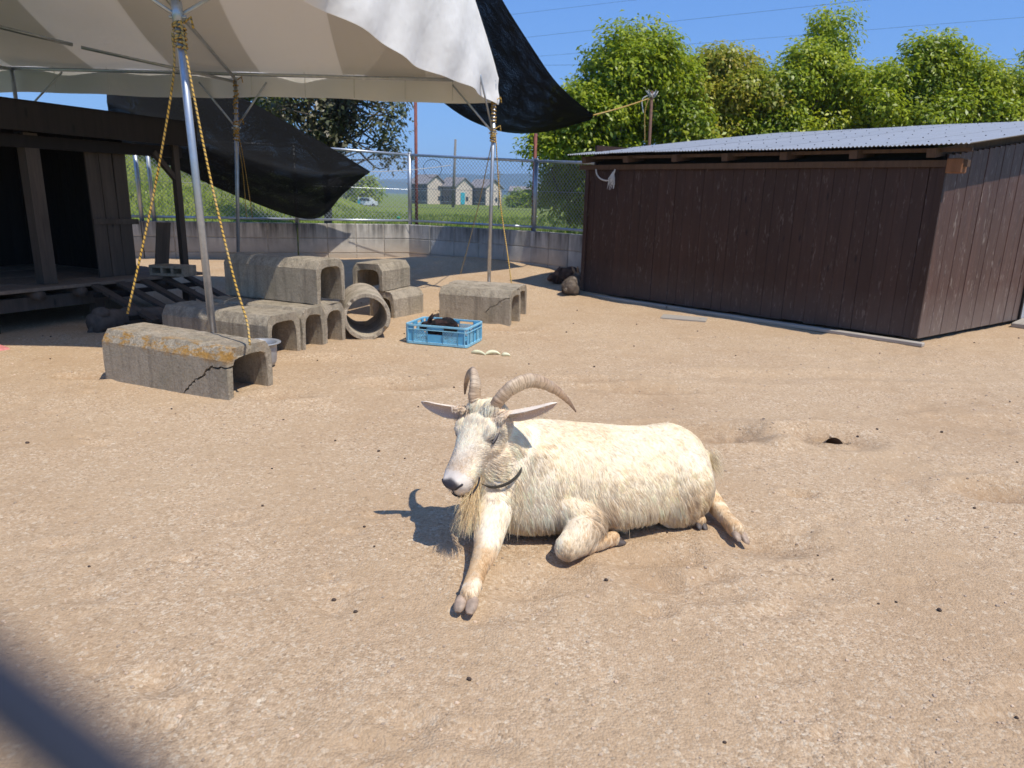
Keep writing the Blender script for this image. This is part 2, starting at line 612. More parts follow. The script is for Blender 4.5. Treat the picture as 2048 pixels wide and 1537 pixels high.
def m_grass():
    t = NT('grass_soil')
    p = t.pos()
    n = t.noise(p, 1.2, 6, 0.7)
    n2 = t.noise(p, 0.12, 4, 0.6)
    col = t.ramp(n, [(0.3, (0.10, 0.145, 0.022)), (0.55, (0.19, 0.235, 0.04)), (0.78, (0.28, 0.29, 0.075))])
    col = t.mix(t.ramp(n2, [(0.45, 0.0), (0.65, 0.5)]), col, (0.16, 0.175, 0.06))
    t.set(Base_Color=col, Roughness=0.95, Normal=t.bump(t.noise(p, 9.0, 5, 0.8), 0.8, 0.05), Specular_IOR_Level=0.1)
    return t.m

def m_roof_sheet():
    t = NT('corrugated_iron')
    p = t.pos()
    n = t.noise(p, 7.0, 5, 0.7)
    col = t.ramp(n, [(0.3, (0.27, 0.285, 0.30)), (0.7, (0.35, 0.362, 0.372))])
    col = t.mix(t.ramp(t.noise(p, 3.0, 5, 0.75), [(0.6, 0.0), (0.75, 0.3)]), col, (0.30, 0.26, 0.22))
    col = t.mix(t.math('MULTIPLY', t.rnd(), 0.25), col, (0.40, 0.41, 0.42))
    t.set(Base_Color=col, Metallic=0.25, Roughness=t.ramp(n, [(0.3, 0.55), (0.7, 0.42)]))
    return t.m

M = {}
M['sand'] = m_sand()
M['conc'] = m_concrete('old_concrete')
M['conc_lichen'] = m_concrete('old_concrete_lichen', lichen=0.9)
M['conc_pale'] = m_concrete('pale_concrete', (0.50, 0.42, 0.31))
M['wallblock'] = m_wallblock()
M['mortar'] = plain('mortar', (0.43, 0.38, 0.31), 0.95, 0, 0.25, 20)
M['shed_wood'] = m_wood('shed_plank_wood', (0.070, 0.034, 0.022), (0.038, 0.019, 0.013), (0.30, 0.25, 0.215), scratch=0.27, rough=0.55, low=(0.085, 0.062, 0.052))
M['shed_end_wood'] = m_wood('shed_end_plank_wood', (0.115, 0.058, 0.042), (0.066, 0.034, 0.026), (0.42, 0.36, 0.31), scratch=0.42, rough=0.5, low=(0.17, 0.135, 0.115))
M['trim_wood'] = m_wood('weathered_trim_wood', (0.15, 0.088, 0.052), (0.055, 0.032, 0.021))
M['fresh_wood'] = m_wood('bare_sawn_wood', (0.30, 0.135, 0.06), (0.16, 0.07, 0.03))
M['pale_wood'] = m_wood('sun_bleached_wood', (0.55, 0.49, 0.40), (0.33, 0.28, 0.22), grain=(0.08, 1, 1))
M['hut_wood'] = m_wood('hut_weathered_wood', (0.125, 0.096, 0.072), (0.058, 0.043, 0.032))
M['hut_dark'] = m_wood('hut_dark_wood', (0.032, 0.024, 0.018), (0.014, 0.0105, 0.008))  # even base colour, tuned down until the hut looked dark enough
M['deck_wood'] = m_wood('deck_plank_wood', (0.27, 0.205, 0.15), (0.14, 0.105, 0.076), grain=(1, 0.08, 1))
M['galv'] = m_metal('galvanised_steel', (0.56, 0.60, 0.64), 0.35, 0.75)
M['galv_dull'] = m_metal('dull_galvanised_steel', (0.50, 0.53, 0.56), 0.55, 0.45)
M['roof'] = m_roof_sheet()
M['canopy'] = m_canopy()
M['net'] = m_net()
M['rope_y'] = m_rope('yellow_black_rope')
M['rope_pale'] = m_rope('faded_rope', (0.55, 0.45, 0.22), (0.12, 0.09, 0.05))
M['white_cord'] = plain('white_cord', (0.62, 0.6, 0.55), 0.8)
M['red_pole'] = plain('rust_red_paint', (0.20, 0.055, 0.038), 0.7, 0, 0.4, 25)
M['brown_pole'] = plain('brown_rusty_pole', (0.13, 0.065, 0.042), 0.8, 0, 0.4, 25)
M['crate'] = plain('blue_plastic', (0.105, 0.40, 0.62), 0.42, 0, 0.08, 12, 0.03)
M['crate_rim'] = plain('pale_blue_scuffed_plastic', (0.24, 0.52, 0.66), 0.5, 0, 0.14, 25, 0.05)
M['bowl'] = m_metal('grey_aluminium', (0.42, 0.43, 0.44), 0.45, 0.45)
M['veg'] = plain('pale_cabbage', (0.72, 0.70, 0.45), 0.5, 0, 0.15, 20)
M['grass_soil'] = m_grass()
M['bark'] = plain('bark', (0.11, 0.085, 0.065), 0.95, 0, 0.35, 14, 0.6)
M['horn'] = m_horn()
M['hoof'] = plain('hoof_horn', (0.36, 0.26, 0.18), 0.6, 0, 0.4, 35, 0.3)
M['hoof_dark'] = plain('dark_hoof_horn', (0.10, 0.08, 0.07), 0.6, 0, 0.3, 35, 0.3)
M['dark_skin'] = plain('dark_skin', (0.028, 0.024, 0.026), 0.5, 0, 0.3, 90, 0.3)
M['collar'] = plain('dark_worn_collar', (0.06, 0.055, 0.045), 0.7, 0, 0.3, 90)
M['skin'] = m_attr('goat_skin', 0.75, bump=0.25)
M['fur'] = m_hair('goat_fur')
M['pelt'] = m_attr('rabbit_pelt', 0.85, bump=0.9)
M['rabbit_fur'] = m_attr('rabbit_fur', 0.6)
M['leaf'] = m_leaf('broad_leaves', 0.42, (0.42, 0.50, 0.03))
M['leaf_dull'] = m_leaf('dull_leaves', 0.2, (0.16, 0.18, 0.03))
M['blade'] = m_leaf('grass_blades', 0.3, (0.25, 0.34, 0.05))
M['pellet'] = plain('dark_droppings', (0.07, 0.045, 0.03), 0.8, 0, 0.4, 60)
M['pebble'] = plain('pebbles', (0.50, 0.37, 0.25), 0.9, 0, 0.5, 9, 0.2)
M['plaster'] = plain('beige_render', (0.66, 0.56, 0.45), 0.9, 0, 0.08, 1.0, 0)
M['house_dark'] = plain('dark_cladding', (0.20, 0.17, 0.15), 0.8, 0, 0.15, 1.0, 0)
M['house_roof'] = plain('grey_roof_tiles', (0.26, 0.235, 0.22), 0.8, 0, 0.2, 2.0, 0.2)
M['glass'] = plain('window_glass', (0.05, 0.065, 0.08), 0.12, 0, 0.05, 1, 0)
M['teal'] = plain('turquoise_paint', (0.05, 0.42, 0.52), 0.6)
M['white_paint'] = plain('white_paint', (0.75, 0.76, 0.77), 0.5)
M['hill'] = plain('forested_hillside', (0.04, 0.07, 0.045), 1.0, 0, 0.3, 0.02, 0)
M['cable'] = plain('cable', (0.03, 0.03, 0.035), 0.7)
M['pole_conc'] = plain('grey_utility_pole', (0.20, 0.18, 0.16), 0.9)
M['navy'] = plain('navy_rail_paint', (0.013, 0.016, 0.027), 0.6, 0, 0.1, 20, 0)
M['yellow_plastic'] = plain('yellow_plastic', (0.72, 0.45, 0.06), 0.5)
M['pink_plastic'] = plain('pink_plastic', (0.62, 0.22, 0.20), 0.5)
M['soil_dark'] = plain('damp_soil', (0.2, 0.135, 0.085), 0.95)

# ------------------------------------------------------------------ the setting: sand yard, field, hills
WALL = [(-9.5, 10.1), (-5.62, 10.9), (-3.44, 11.4), (-1.75, 12.0), (0.27, 10.8), (1.32, 9.62)]
_wx = [p[0] for p in WALL]
_wy = [p[1] for p in WALL]
def wall_y(x):
    return np.interp(x, _wx, _wy)

DIPS = [  # x, y, rx, ry, depth (negative: heap)
    (-0.72, 4.38, 0.20, 0.09, 0.045), (-0.70, 4.60, 0.35, 0.12, -0.02), (0.80, 4.48, 0.30, 0.08, 0.035), (0.53, 4.68, 0.25, 0.07, 0.03), (0.9, 4.68, 0.5, 0.14, -0.018),
    (1.12, 3.54, 0.20, 0.12, 0.075), (0.99, 3.68, 0.26, 0.09, 0.035), (1.35, 3.45, 0.2, 0.1, -0.022), (0.93, 3.46, 0.16, 0.09, 0.03),
    (1.67, 3.54, 0.19, 0.13, 0.055), (1.665, 3.505, 0.055, 0.05, 0.17), (1.62, 3.75, 0.3, 0.10, -0.03),
    (2.18, 2.90, 0.17, 0.10, 0.065), (2.35, 2.78, 0.2, 0.1, -0.02), (1.24, 2.81, 0.06, 0.03, 0.03), (0.95, 2.36, 0.14, 0.08, 0.035),
    (0.48, 2.08, 0.10, 0.05, 0.022), (0.60, 2.02, 0.14, 0.06, 0.016), (0.10, 2.06, 0.16, 0.07, 0.020), (0.02, 1.95, 0.1, 0.1, 0.016), (0.69, 2.12, 0.06, 0.04, 0.022),
    (0.44, 2.2, 0.09, 0.08, 0.020), (0.45, 1.90, 0.05, 0.03, 0.018), (0.98, 2.05, 0.1, 0.05, 0.014), (-0.09, 1.84, 0.07, 0.06, 0.014), (0.58, 2.24, 0.08, 0.06, 0.024),
    (-0.16, 2.22, 0.05, 0.05, -0.024), (0.2, 2.18, 0.07, 0.06, 0.016), (-1.37, 4.06, 0.14, 0.08, 0.045), (-1.2, 3.95, 0.2, 0.1, -0.02),
    (-2.74, 4.44, 0.16, 0.07, 0.055), (-1.1, 5.4, 0.5, 0.2, -0.03), (-1.0, 4.8, 0.5, 0.12, -0.015), (1.6, 4.9, 0.5, 0.12, 0.02), (2.4, 5.0, 0.7, 0.10, 0.02),
    (-1.45, 5.15, 0.3, 0.12, -0.035), (-1.3, 5.6, 0.2, 0.15, -0.04), (-0.05, 6.55, 0.18, 0.1, 0.05), (2.9, 3.9, 0.4, 0.12, 0.02), (-0.2, 3.6, 0.3, 0.08, 0.018),
]
_rp = random.Random(44)
for _ in range(150):          # old hoof prints and scrapes
    _y = 1.3 + 5.5 * _rp.random() ** 1.2
    _x = (_rp.random() - 0.42) * 1.5 * (_y + 0.3)
    _s = _rp.uniform(0.018, 0.05)
    DIPS.append((_x, _y, _s * _rp.uniform(0.8, 2.2), _s, _rp.uniform(0.005, 0.014)))
def zg(x, y, fine=True):
    x, y = np.asarray(x, float), np.asarray(y, float)
    shp = np.broadcast(x, y).shape
    x, y = np.broadcast_to(x, shp).ravel(), np.broadcast_to(y, shp).ravel()
    P = np.stack([x, y, np.zeros_like(x)], 1)
    z = 0.15 * sstep(8.0, 11.3, y) * sstep(2.5, 0.3, x) + 0.10 * np.exp(-((x + 0.9) / 1.3) ** 2 - ((y - 11.0) / 0.7) ** 2) + 0.05 * np.exp(-((x - 0.4) / 0.5) ** 2 - ((y - 10.3) / 0.4) ** 2)
    z += 0.030 * (vnoise(P, 0.9) - 0.5) * sstep(1.2, 3.0, y) + 0.014 * (vnoise(P, 2.7) - 0.5)
    if fine:
        rough = sstep(0.40, 0.66, vnoise(P + 31.7, 0.8))
        z += rough * (0.009 * (vnoise(P, 9.0) - 0.5) + 0.005 * (vnoise(P + 9.1, 21.0) - 0.5)) + 0.0035 * (vnoise(P, 33.0) - 0.5)
        for dx, dy, rx, ry, dep in DIPS:
            w = np.nonzero((np.abs(x - dx) < 3.2 * rx) & (np.abs(y - dy) < 3.2 * ry))[0]
            if len(w) == 0:
                continue
            q = ((x[w] - dx) / rx) ** 2 + ((y[w] - dy) / ry) ** 2
            z[w] -= dep * np.exp(-q)
            if abs(dep) > 0.004:
                z[w] += 0.28 * max(dep, 0) * np.exp(-((np.sqrt(q) - 1.7) / 0.45) ** 2)
            if dep > 0.02:
                z[w] += 0.012 * (vnoise(P[w], 26.0) - 0.5) * np.exp(-q / 3)
    return z.reshape(shp)

BURROW = (1.665, 3.50)
def build_sand():
    ys = np.concatenate([np.linspace(-2.2, 0.85, 16)[:-1], np.exp(np.arange(math.log(2.85), math.log(15.2), 0.0034)) - 2.0])
    ts = np.arange(-1.16, 1.161, 0.0040)
    X = ts[None, :] * np.maximum(ys[:, None] + 2.0, 2.6)
    Y = np.repeat(ys[:, None], len(ts), 1)
    Y = np.minimum(Y, wall_y(X) + 0.06 + 40 * (X > 1.6))
    P = np.stack([X, Y, zg(X, Y)], 2)
    m = MB().grid(P)
    nb = P.shape[1]
    q = ((P[..., 0] - BURROW[0]) / 0.026) ** 2 + ((P[..., 1] - BURROW[1]) / 0.034) ** 2
    drop = set((i * nb + j) for i, j in zip(*np.nonzero(q < 1.0)))
    m.f = [f for f in m.f if not (f[0] in drop or f[2] in drop)]
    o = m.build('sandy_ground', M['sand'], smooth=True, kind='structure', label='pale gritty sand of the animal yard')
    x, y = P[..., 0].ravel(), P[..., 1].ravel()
    dip_shade_damp = np.zeros(len(x))
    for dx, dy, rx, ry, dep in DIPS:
        if dep > 0.02:          # dips darkened: shade of their walls put into colour, with damp soil
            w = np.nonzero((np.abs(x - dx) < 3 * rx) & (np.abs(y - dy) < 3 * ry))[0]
            dip_shade_damp[w] = np.maximum(dip_shade_damp[w], min(1.0, dep * 12) * np.exp(-((x[w] - dx) / rx) ** 2 - ((y[w] - dy) / ry) ** 2))
    a = o.data.attributes.new('dip_shade_damp', 'FLOAT', 'POINT')
    a.data.foreach_set('value', dip_shade_damp.astype(np.float32))
    return o
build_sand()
def build_burrow():
    x, y = BURROW
    z = float(zg(x, y - 0.07)) - 0.005
    ax = unit(V(0.05, 0.88, -0.47))
    c = V(x, y - 0.02, z - 0.012)
    pts = [c - ax * 0.03, c + ax * 0.05, c + ax * 0.16, c + ax * 0.32]
    m = MB().tube(pts, [0.048, 0.042, 0.038, 0.025], 14, cap=False)
    m.build('burrow', M['soil_dark'], smooth=True, kind='structure', label='small dark burrow mouth dug into the sand')
build_burrow()

def z_field(x, y):
    x, y = np.asarray(x, float), np.asarray(y, float)
    behind = sstep(0.0, 0.5, y - (np.where(x > 1.3, 9.62 + (x - 1.3) * 0.9, wall_y(x)) + 0.15))
    base = 0.30 - 1.5 * sstep(14, 150, y)
    bank = 1.75 * sstep(-4.2, -10.0, x + 0.12 * (y - 18)) * sstep(11.0, 19.0, y) * sstep(60, 34, y)
    right = 0.15 * sstep(2, 6, x) * sstep(40, 25, y)
    lump = 0.10 * np.sin(x * 1.3 + y * 0.4) * np.sin(y * 0.9 - x * 0.3) * sstep(12, 16, y) * sstep(80, 40, y)
    return np.where(behind > 0, -0.35 + behind * (0.35 + base + bank + right + lump), -0.35)

def build_field():
    ys = np.concatenate([np.linspace(-220, 6, 12)[:-1], np.linspace(6, 30, 110)[:-1], np.exp(np.linspace(math.log(30), math.log(3600), 46))])
    xs = np.concatenate([-np.exp(np.linspace(math.log(2600), math.log(16), 24))[:-1], np.linspace(-16, 16, 140), np.exp(np.linspace(math.log(16), math.log(2600), 24))[1:]])
    X, Y = np.meshgrid(xs, ys)
    P = np.stack([X, Y, z_field(X, Y)], 2)
    MB().grid(P).build('grass_field', M['grass_soil'], smooth=True, kind='structure', label='green grass bank and field beyond the fence')
build_field()

def build_hills():
    rng = np.random.default_rng(5)
    for nm, yy, hh, off, lab in (('hills', 2500, 92, 0, 'far blue forested hills on the horizon'), ('hills', 1700, 42, 400, 'lower blue foothills below the far ridge')):
        xs = np.linspace(-2400, 2400, 160)
        prof = np.zeros_like(xs)
        for k, a in ((0.0021, 0.45), (0.0047, 0.28), (0.011, 0.14), (0.026, 0.07), (0.06, 0.035)):
            prof += a * np.sin(xs * k + rng.random() * 9 + off)
        prof = hh * (0.72 + 0.42 * prof)
        rows = []
        for t in np.linspace(0, 1, 7):
            jit = (rng.random(len(xs)) - 0.5) * 30 * (0 < t < 1)
            rows.append(np.stack([xs, yy + 350 * t + jit, -3 + prof * math.sin(t * math.pi / 2) * (1 + 0.12 * (rng.random(len(xs)) - 0.5) * (t < 1))], 1))
        MB().grid(np.array(rows)).build(nm, M['hill'], smooth=False, kind='structure', label=lab)
build_hills()

def build_grass():
    rng = np.random.default_rng(21)
    n = 46000
    y = 10.0 + 22 * rng.random(n) ** 1.7
    x = -13 + 18.5 * rng.random(n)
    keep = (y > np.where(x > 1.3, 9.62 + (x - 1.3) * 0.9, wall_y(x)) + 0.28) & ((x < 2.2))
    x, y = x[keep], y[keep]
    n = len(x)
    z = z_field(x, y)
    h = 0.07 + 0.16 * rng.random(n) ** 2
    a = rng.random(n) * 6.283
    w = 0.008 + 0.014 * rng.random(n)
    lean = 0.10 * (rng.random((n, 2)) - 0.5)
    b = np.stack([x, y, z - 0.01], 1)
    d = np.stack([np.cos(a) * w, np.sin(a) * w, 0 * w], 1)
    tip = b + np.stack([lean[:, 0], lean[:, 1], h], 1)
    vs = np.stack([b - d, b + d, tip], 1).reshape(-1, 3)
    me = bpy.data.meshes.new('grass')
    me.from_pydata(vs.tolist(), [], np.arange(3 * n).reshape(-1, 3).tolist())
    base = np.array([(0.15, 0.22, 0.03), (0.24, 0.30, 0.05), (0.36, 0.36, 0.12)])[rng.choice(3, n, p=[0.45, 0.4, 0.15])]
    c = np.repeat(np.concatenate([base * (0.7 + 0.6 * rng.random((n, 1))), np.ones((n, 1))], 1), 3, 0)
    me.color_attributes.new('col', 'FLOAT_COLOR', 'POINT').data.foreach_set('color', c.astype(np.float32).ravel())
    me.materials.append(M['blade'])
    link('grass', me, kind='stuff', label='uneven green grass blades growing on the bank behind the fence')
build_grass()

# ------------------------------------------------------------------ concrete block wall
def build_wall():
    t = thing('concrete_block_wall', 'grey stained concrete block wall along the back of the yard under the wire fence', 'wall')
    ch = 0.232
    top = 0.70
    rng = random.Random(4)
    cache = {}
    core = MB()
    for i in range(len(WALL) - 1):
        a, b = V(*WALL[i], 0), V(*WALL[i + 1], 0)
        L = np.linalg.norm(b - a)
        d = (b - a) / L
        nrm = V(d[1], -d[0], 0)
        core.bar(a + V(0, 0, top / 2 - 0.06) + d * 0.01, b + V(0, 0, top / 2 - 0.06) - d * 0.01, 0.128, top + 0.09)
        k = max(1, round(L / 0.43))
        bl = L / k
        key = round(bl, 3)
        if key not in cache:
            cache[key] = [cboxmesh('block', (bl - 0.012, 0.15, ch - 0.010), 0.006, M['wallblock']) for _ in range(1)]
        me = cache[key][0]
        for c in range(3):
            for j in range(k):
                p = a + d * bl * (j + 0.5) + V(0, 0, top - ch * (c + 0.5)) + nrm * rng.uniform(-0.003, 0.003)
                link('block', me, t, loc=p, rot=(0, rng.uniform(-0.004, 0.004), math.atan2(d[1], d[0])))
    core.build('mortar', M['mortar'], t)
build_wall()

# ------------------------------------------------------------------ chain-link fence on the wall
FT = [1.86, 1.86, 1.85, 1.79, 1.69, 1.63]     # top rail height at the wall's corner points
def build_fence():
    t = thing('chain_link_fence', 'galvanised chain link fence with round posts standing on the block wall', 'fence')
    wires = MB()
    for i in range(len(WALL) - 1):
        a, b = V(*WALL[i], 0), V(*WALL[i + 1], 0)
        L = np.linalg.norm(b - a)
        d = (b - a) / L
        za, zb, z0 = FT[i], FT[i + 1], 0.755
        MB().tube([a + V(0, 0, za), b + V(0, 0, zb)], 0.021, 10).build('top_rail', M['galv'], t, smooth=True)
        MB().tube([a + V(0, 0, z0), b + V(0, 0, z0)], 0.019, 10).build('bottom_rail', M['galv'], t, smooth=True)
        MB().tube([a + V(0, 0, 1.27), b + V(0, 0, 1.25)], 0.003, 5).build('tension_wire', M['galv'], t)
        w = 0.062
        nrm = V(d[1], -d[0], 0)
        for s in (-1, 1):
            x = -2.2
            while x < L + 2.2:
                # straight diagonal x + s*h over the height
                hs = []
                for h in np.linspace(0, 1.2, 61):
                    xx = x + s * h
                    if 0 <= xx <= L and z0 + h <= za + (zb - za) * xx / L:
                        hs.append(h)
                if len(hs) > 1:
                    p0 = a + d * (x + s * hs[0]) + V(0, 0, z0 + hs[0]) + nrm * 0.002 * s
                    p1 = a + d * (x + s * hs[-1]) + V(0, 0, z0 + hs[-1]) + nrm * 0.002 * s
                    wires.tube([p0, p1], 0.0029, 3, cap=False)
                x += w
    wires.build('wire_mesh', M['galv_dull'], t, kind='stuff')
    for i in range(1, len(WALL)):
        p = V(*WALL[i], 0)
        if i == len(WALL) - 1:
            continue
        post = MB().tube([p + V(0, 0, 0.69), p + V(0, 0, FT[i] + 0.025)], 0.032, 14)
        o = post.build('post', M['galv'], t, smooth=True)
        MB().ellipsoid(p + V(0, 0, FT[i] + 0.025), (0.036, 0.036, 0.018)).build('post_cap', M['galv'], o, smooth=True)
        for z in (0.9, 1.27, FT[i] - 0.08):
            MB().tube([p + V(-0.04, 0, z), p + V(0.04, 0, z)], 0.012, 6).build('clamp', M['galv'], o)
    # doubled post beside the hut
    p = V(-5.45, 10.93, 0)
    MB().tube([p + V(0, 0, 0.69), p + V(0, 0, 1.95)], 0.03, 12).build('post', M['galv'], t, smooth=True)
    # small green tie on the mesh
    MB().ellipsoid((-1.917, 11.850, 0.802), (0.03, 0.02, 0.025)).build('tie', plain('green_tie', (0.05, 0.30, 0.18)), t)
    # loop of loose wire
    c = V(*(-1.332, 11.600, 1.572))
    MB().tube([c + V(0.15 * math.cos(a) * 0.95, 0.0, 0.14 * math.sin(a)) for a in np.linspace(0, 6.283, 24)], 0.004, 4).build('wire_loop', M['cable'], t)
build_fence()

for (x, y, zt, lab) in ((-1.66, 12.12, 2.62, 'thin rust red pole behind the fence corner, rising past the grey tent edge'), (0.25, 10.95, 2.08, 'thin rust red pole behind the fence post beside the shed')):
    MB().tube([V(x, y, 0.2), V(x, y, zt)], 0.026, 10).build('steel_pole', M['red_pole'], None, smooth=True, label=lab, cat='pole', group='red poles behind the fence')

# ------------------------------------------------------------------ the brown plank shed
SH_A = V(0.877, 9.137, 0)
SH_U = unit(V(0.705, -0.710, 0))
SH_N = V(math.cos(R(36.0)), math.sin(R(36.0)), 0)          # along the end wall
SH_L, SH_D = 3.93, 3.9
def sh(a, b, z):
    return SH_A + SH_U * a + SH_N * b + V(0, 0, z)
def build_shed():
    t = thing('plank_shed', 'low dark brown plank shed with a corrugated iron roof', 'shed')
    rz = math.atan2(SH_U[1], SH_U[0])
    rng = random.Random(9)
    roof_z = lambda b: 1.70 + (b + 0.2) * 0.1275
    # front planks
    n = 34
    w = SH_L / n
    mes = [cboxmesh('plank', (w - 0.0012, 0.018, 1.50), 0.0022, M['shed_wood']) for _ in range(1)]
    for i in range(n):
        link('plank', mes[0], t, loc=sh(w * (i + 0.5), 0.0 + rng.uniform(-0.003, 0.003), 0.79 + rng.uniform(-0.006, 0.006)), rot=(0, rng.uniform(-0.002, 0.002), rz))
    MB().box(sh(SH_L / 2, 0.035, 0.80), (SH_L - 0.05, 0.03, 1.46), (SH_U, SH_N, V(0, 0, 1))).build('backing_wall', M['hut_dark'], t)
    # end wall planks: tops follow the roof slope
    wide = SH_D / 36
    for i in range(36):
        b = wide * (i + 0.5)
        if 2.25 < b < 3.1:
            continue
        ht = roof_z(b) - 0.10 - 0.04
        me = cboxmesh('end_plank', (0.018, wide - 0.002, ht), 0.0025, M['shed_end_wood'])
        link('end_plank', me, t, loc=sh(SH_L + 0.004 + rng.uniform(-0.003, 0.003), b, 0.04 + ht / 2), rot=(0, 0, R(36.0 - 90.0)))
    MB().box(sh(SH_L - 0.035, 1.08, 0.86), (0.03, 2.1, 1.56), (SH_U, SH_N, V(0, 0, 1))).build('end_backing_wall', M['hut_dark'], t)
    # door opening on the end wall: dark jamb and grey door
    for b in (2.22, 3.13):
        MB().bar(sh(SH_L + 0.01, b, 0.02), sh(SH_L + 0.01, b, 1.6), 0.06, 0.05, up=SH_U).build('door_jamb', M['hut_dark'], t)
    MB().box(sh(SH_L - 0.02, 2.68, 0.82), (0.03, 0.84, 1.56), (SH_U, SH_N, V(0, 0, 1))).build('door', M['galv_dull'], t)
    MB().box(sh(SH_L / 2, SH_D, 0.95), (SH_L, 0.03, 1.9), (SH_U, SH_N, V(0, 0, 1))).build('back_wall', M['shed_wood'], t)
    MB().box(sh(0.0, SH_D / 2 + 0.05, 0.93), (0.03, SH_D - 0.1, 1.78), (SH_U, SH_N, V(0, 0, 1))).build('far_end_wall', M['shed_wood'], t)
    # corner boards, top plate, sill
    for a in (0.005, SH_L - 0.01):
        MB().bar(sh(a, -0.018, 0.05), sh(a, -0.018, 1.54), 0.06, 0.022, up=SH_N).build('corner_board', M['shed_wood'], t)
    MB().box(sh(SH_L / 2 + 0.04, -0.022, 1.555), (SH_L + 0.28, 0.055, 0.055), (SH_U, SH_N, V(0, 0, 1))).build('top_plate', M['trim_wood'], t)
    MB().box(sh(SH_L / 2, 0.16, 1.615), (SH_L - 0.06, 0.02, 0.16), (SH_U, SH_N, V(0, 0, 1))).build('eave_board', M['hut_dark'], t)
    bl = MB().box(sh(SH_L + 0.09, -0.02, 1.535), (0.12, 0.10, 0.12), (SH_U, SH_N, V(0, 0, 1))).mesh('beam_end', M['fresh_wood'])
    link('beam_end', bevel_mesh(bl, 0.006), t)
    for i in range(7):
        a = 0.06 + i * (SH_L - 0.14) / 6 + rng.uniform(-0.03, 0.03)
        MB().bar(sh(a, -0.14, roof_z(-0.14) - 0.072), sh(a, SH_D, roof_z(SH_D) - 0.072), 0.075, 0.075).build('rafter', M['trim_wood'], t)
    MB().bar(sh(-0.05, -0.05, 1.663), sh(SH_L + 0.2, -0.05, 1.663), 0.04, 0.03).build('batten', M['trim_wood'], t)
    # corrugated sheets, each one a piece
    x0, x1 = -0.13, SH_L + 0.22
    ns = 7
    sw = (x1 - x0) / ns
    for i in range(ns):
        a0, a1 = x0 + sw * i - 0.02, x0 + sw * (i + 1) + 0.02
        cols = int((a1 - a0) / 0.0053)
        P = []
        for b in (-0.205 + rng.uniform(-0.012, 0.012), 0.9, 2.0, 3.0, SH_D + 0.15):
            row = []
            for a in np.linspace(a0, a1, cols):
                z = roof_z(b) + 0.0065 * math.cos(2 * math.pi * a / 0.036) + 0.003 * (i % 2) + 0.006 * math.sin(a * 1.7 + b)
                row.append(sh(a, b, z))
            P.append(row)
        m = MB().grid(P)
        o = m.build('roof_sheet', M['roof'], t, smooth=True)
    nails = MB()
    for b in (0.05, 0.75, 1.5, 2.3, 3.1, 3.8):
        for k in range(26):
            a = x0 + 0.09 + k * (x1 - x0 - 0.1) / 25.5 + rng.uniform(-0.02, 0.02)
            nails.ellipsoid(sh(a, b + rng.uniform(-0.02, 0.02), roof_z(b) + 0.012), (0.007, 0.007, 0.005), nu=6, nv=4)
    nails.build('roof_nails', M['cable'], t, kind='stuff')
    return t
build_shed()
me = MB().box((0, 0, 0), (4.0, 0.075, 0.035)).mesh('kerb_timber', M['pale_wood'])
link('kerb_timber', bevel_mesh(me, 0.006), loc=sh(2.05, -0.115, 0.012), rot=(0, 0, math.atan2(SH_U[1], SH_U[0])), label='long pale timber lying along the foot of the brown shed', cat='timber')
me = MB().box((0, 0, 0), (0.46, 0.20, 0.02)).mesh('loose_board', M['pale_wood'])
link('loose_board', bevel_mesh(me, 0.004), loc=(1.769, 7.318, 0.012), rot=(0.02, 0, -0.35), label='pale loose board lying on the sand in front of the brown shed', cat='board')
me = MB().box((0, 0, 0), (0.5, 0.16, 0.05)).mesh('door_step', M['pale_wood'])
link('door_step', bevel_mesh(me, 0.008), loc=sh(SH_L + 0.12, 2.12, 0.02), rot=(0, 0, R(45)), label='pale wooden step half buried by the shed door', cat='step')
# frayed white cord hanging under the shed eave
def frayed():
    t = thing('frayed_cord', 'frayed white cord hanging from the eave of the brown shed', 'cord')
    p = [sh(0.17, -0.06, 1.53), sh(0.2, -0.07, 1.47), sh(0.27, -0.08, 1.42), sh(0.37, -0.08, 1.40), sh(0.44, -0.08, 1.43), sh(0.47, -0.07, 1.53)]
    MB().tube(catmull(p, 5), 0.009, 6).build('loop', M['white_cord'], t, smooth=True)
    m = MB()
    rng = random.Random(3)
    for k in range(22):
        a = 0.43 + rng.uniform(-0.05, 0.05)
        m.tube([sh(0.45, -0.075, 1.50), sh(a, -0.085 + rng.uniform(-0.02, 0.02), 1.42), sh(a + rng.uniform(-0.03, 0.03), -0.085, 1.29 + rng.uniform(0, 0.1))], [0.006, 0.005, 0.002], 4)
    m.build('fringe', M['white_cord'], t)
frayed()

# ------------------------------------------------------------------ event tent over the left half of the yard
T_BACK, T_FRONT = 8.6, 4.42
def t_right(y):
    return -0.26 - 0.272 * (T_BACK - y)
T_LEFT = -7.4
def canopy_z(x, y):
    fr = sstep(-3.2, -0.6, x)
    t = np.clip((T_BACK - y) / 2.15, 0, 1)
    back = 2.46 + (0.62 + 0.78 * fr) * t ** (1.0 - 0.12 * fr) - 0.05 * np.sin(t * math.pi) * (1 - fr)
    t2 = np.clip((y - T_FRONT) / 2.23, 0, 1)
    front = 2.55 + (0.53 + 0.78 * fr) * t2
    return np.where(y > T_BACK - 2.15, back, front)

def uvgrid(name, P, UV, mat, parent, **kw):
    P = np.asarray(P, float)
    a, b = P.shape[:2]
    m = MB()
    m.v = [tuple(p) for p in P.reshape(-1, 3)]
    for i in range(a - 1):
        for j in range(b - 1):
            q = ((i, j), (i + 1, j), (i + 1, j + 1), (i, j + 1))
            m.f.append(tuple(u * b + v for u, v in q))
            m.uv += [tuple(UV[u][v]) for u, v in q]
    return m.build(name, mat, parent, smooth=True, **kw)

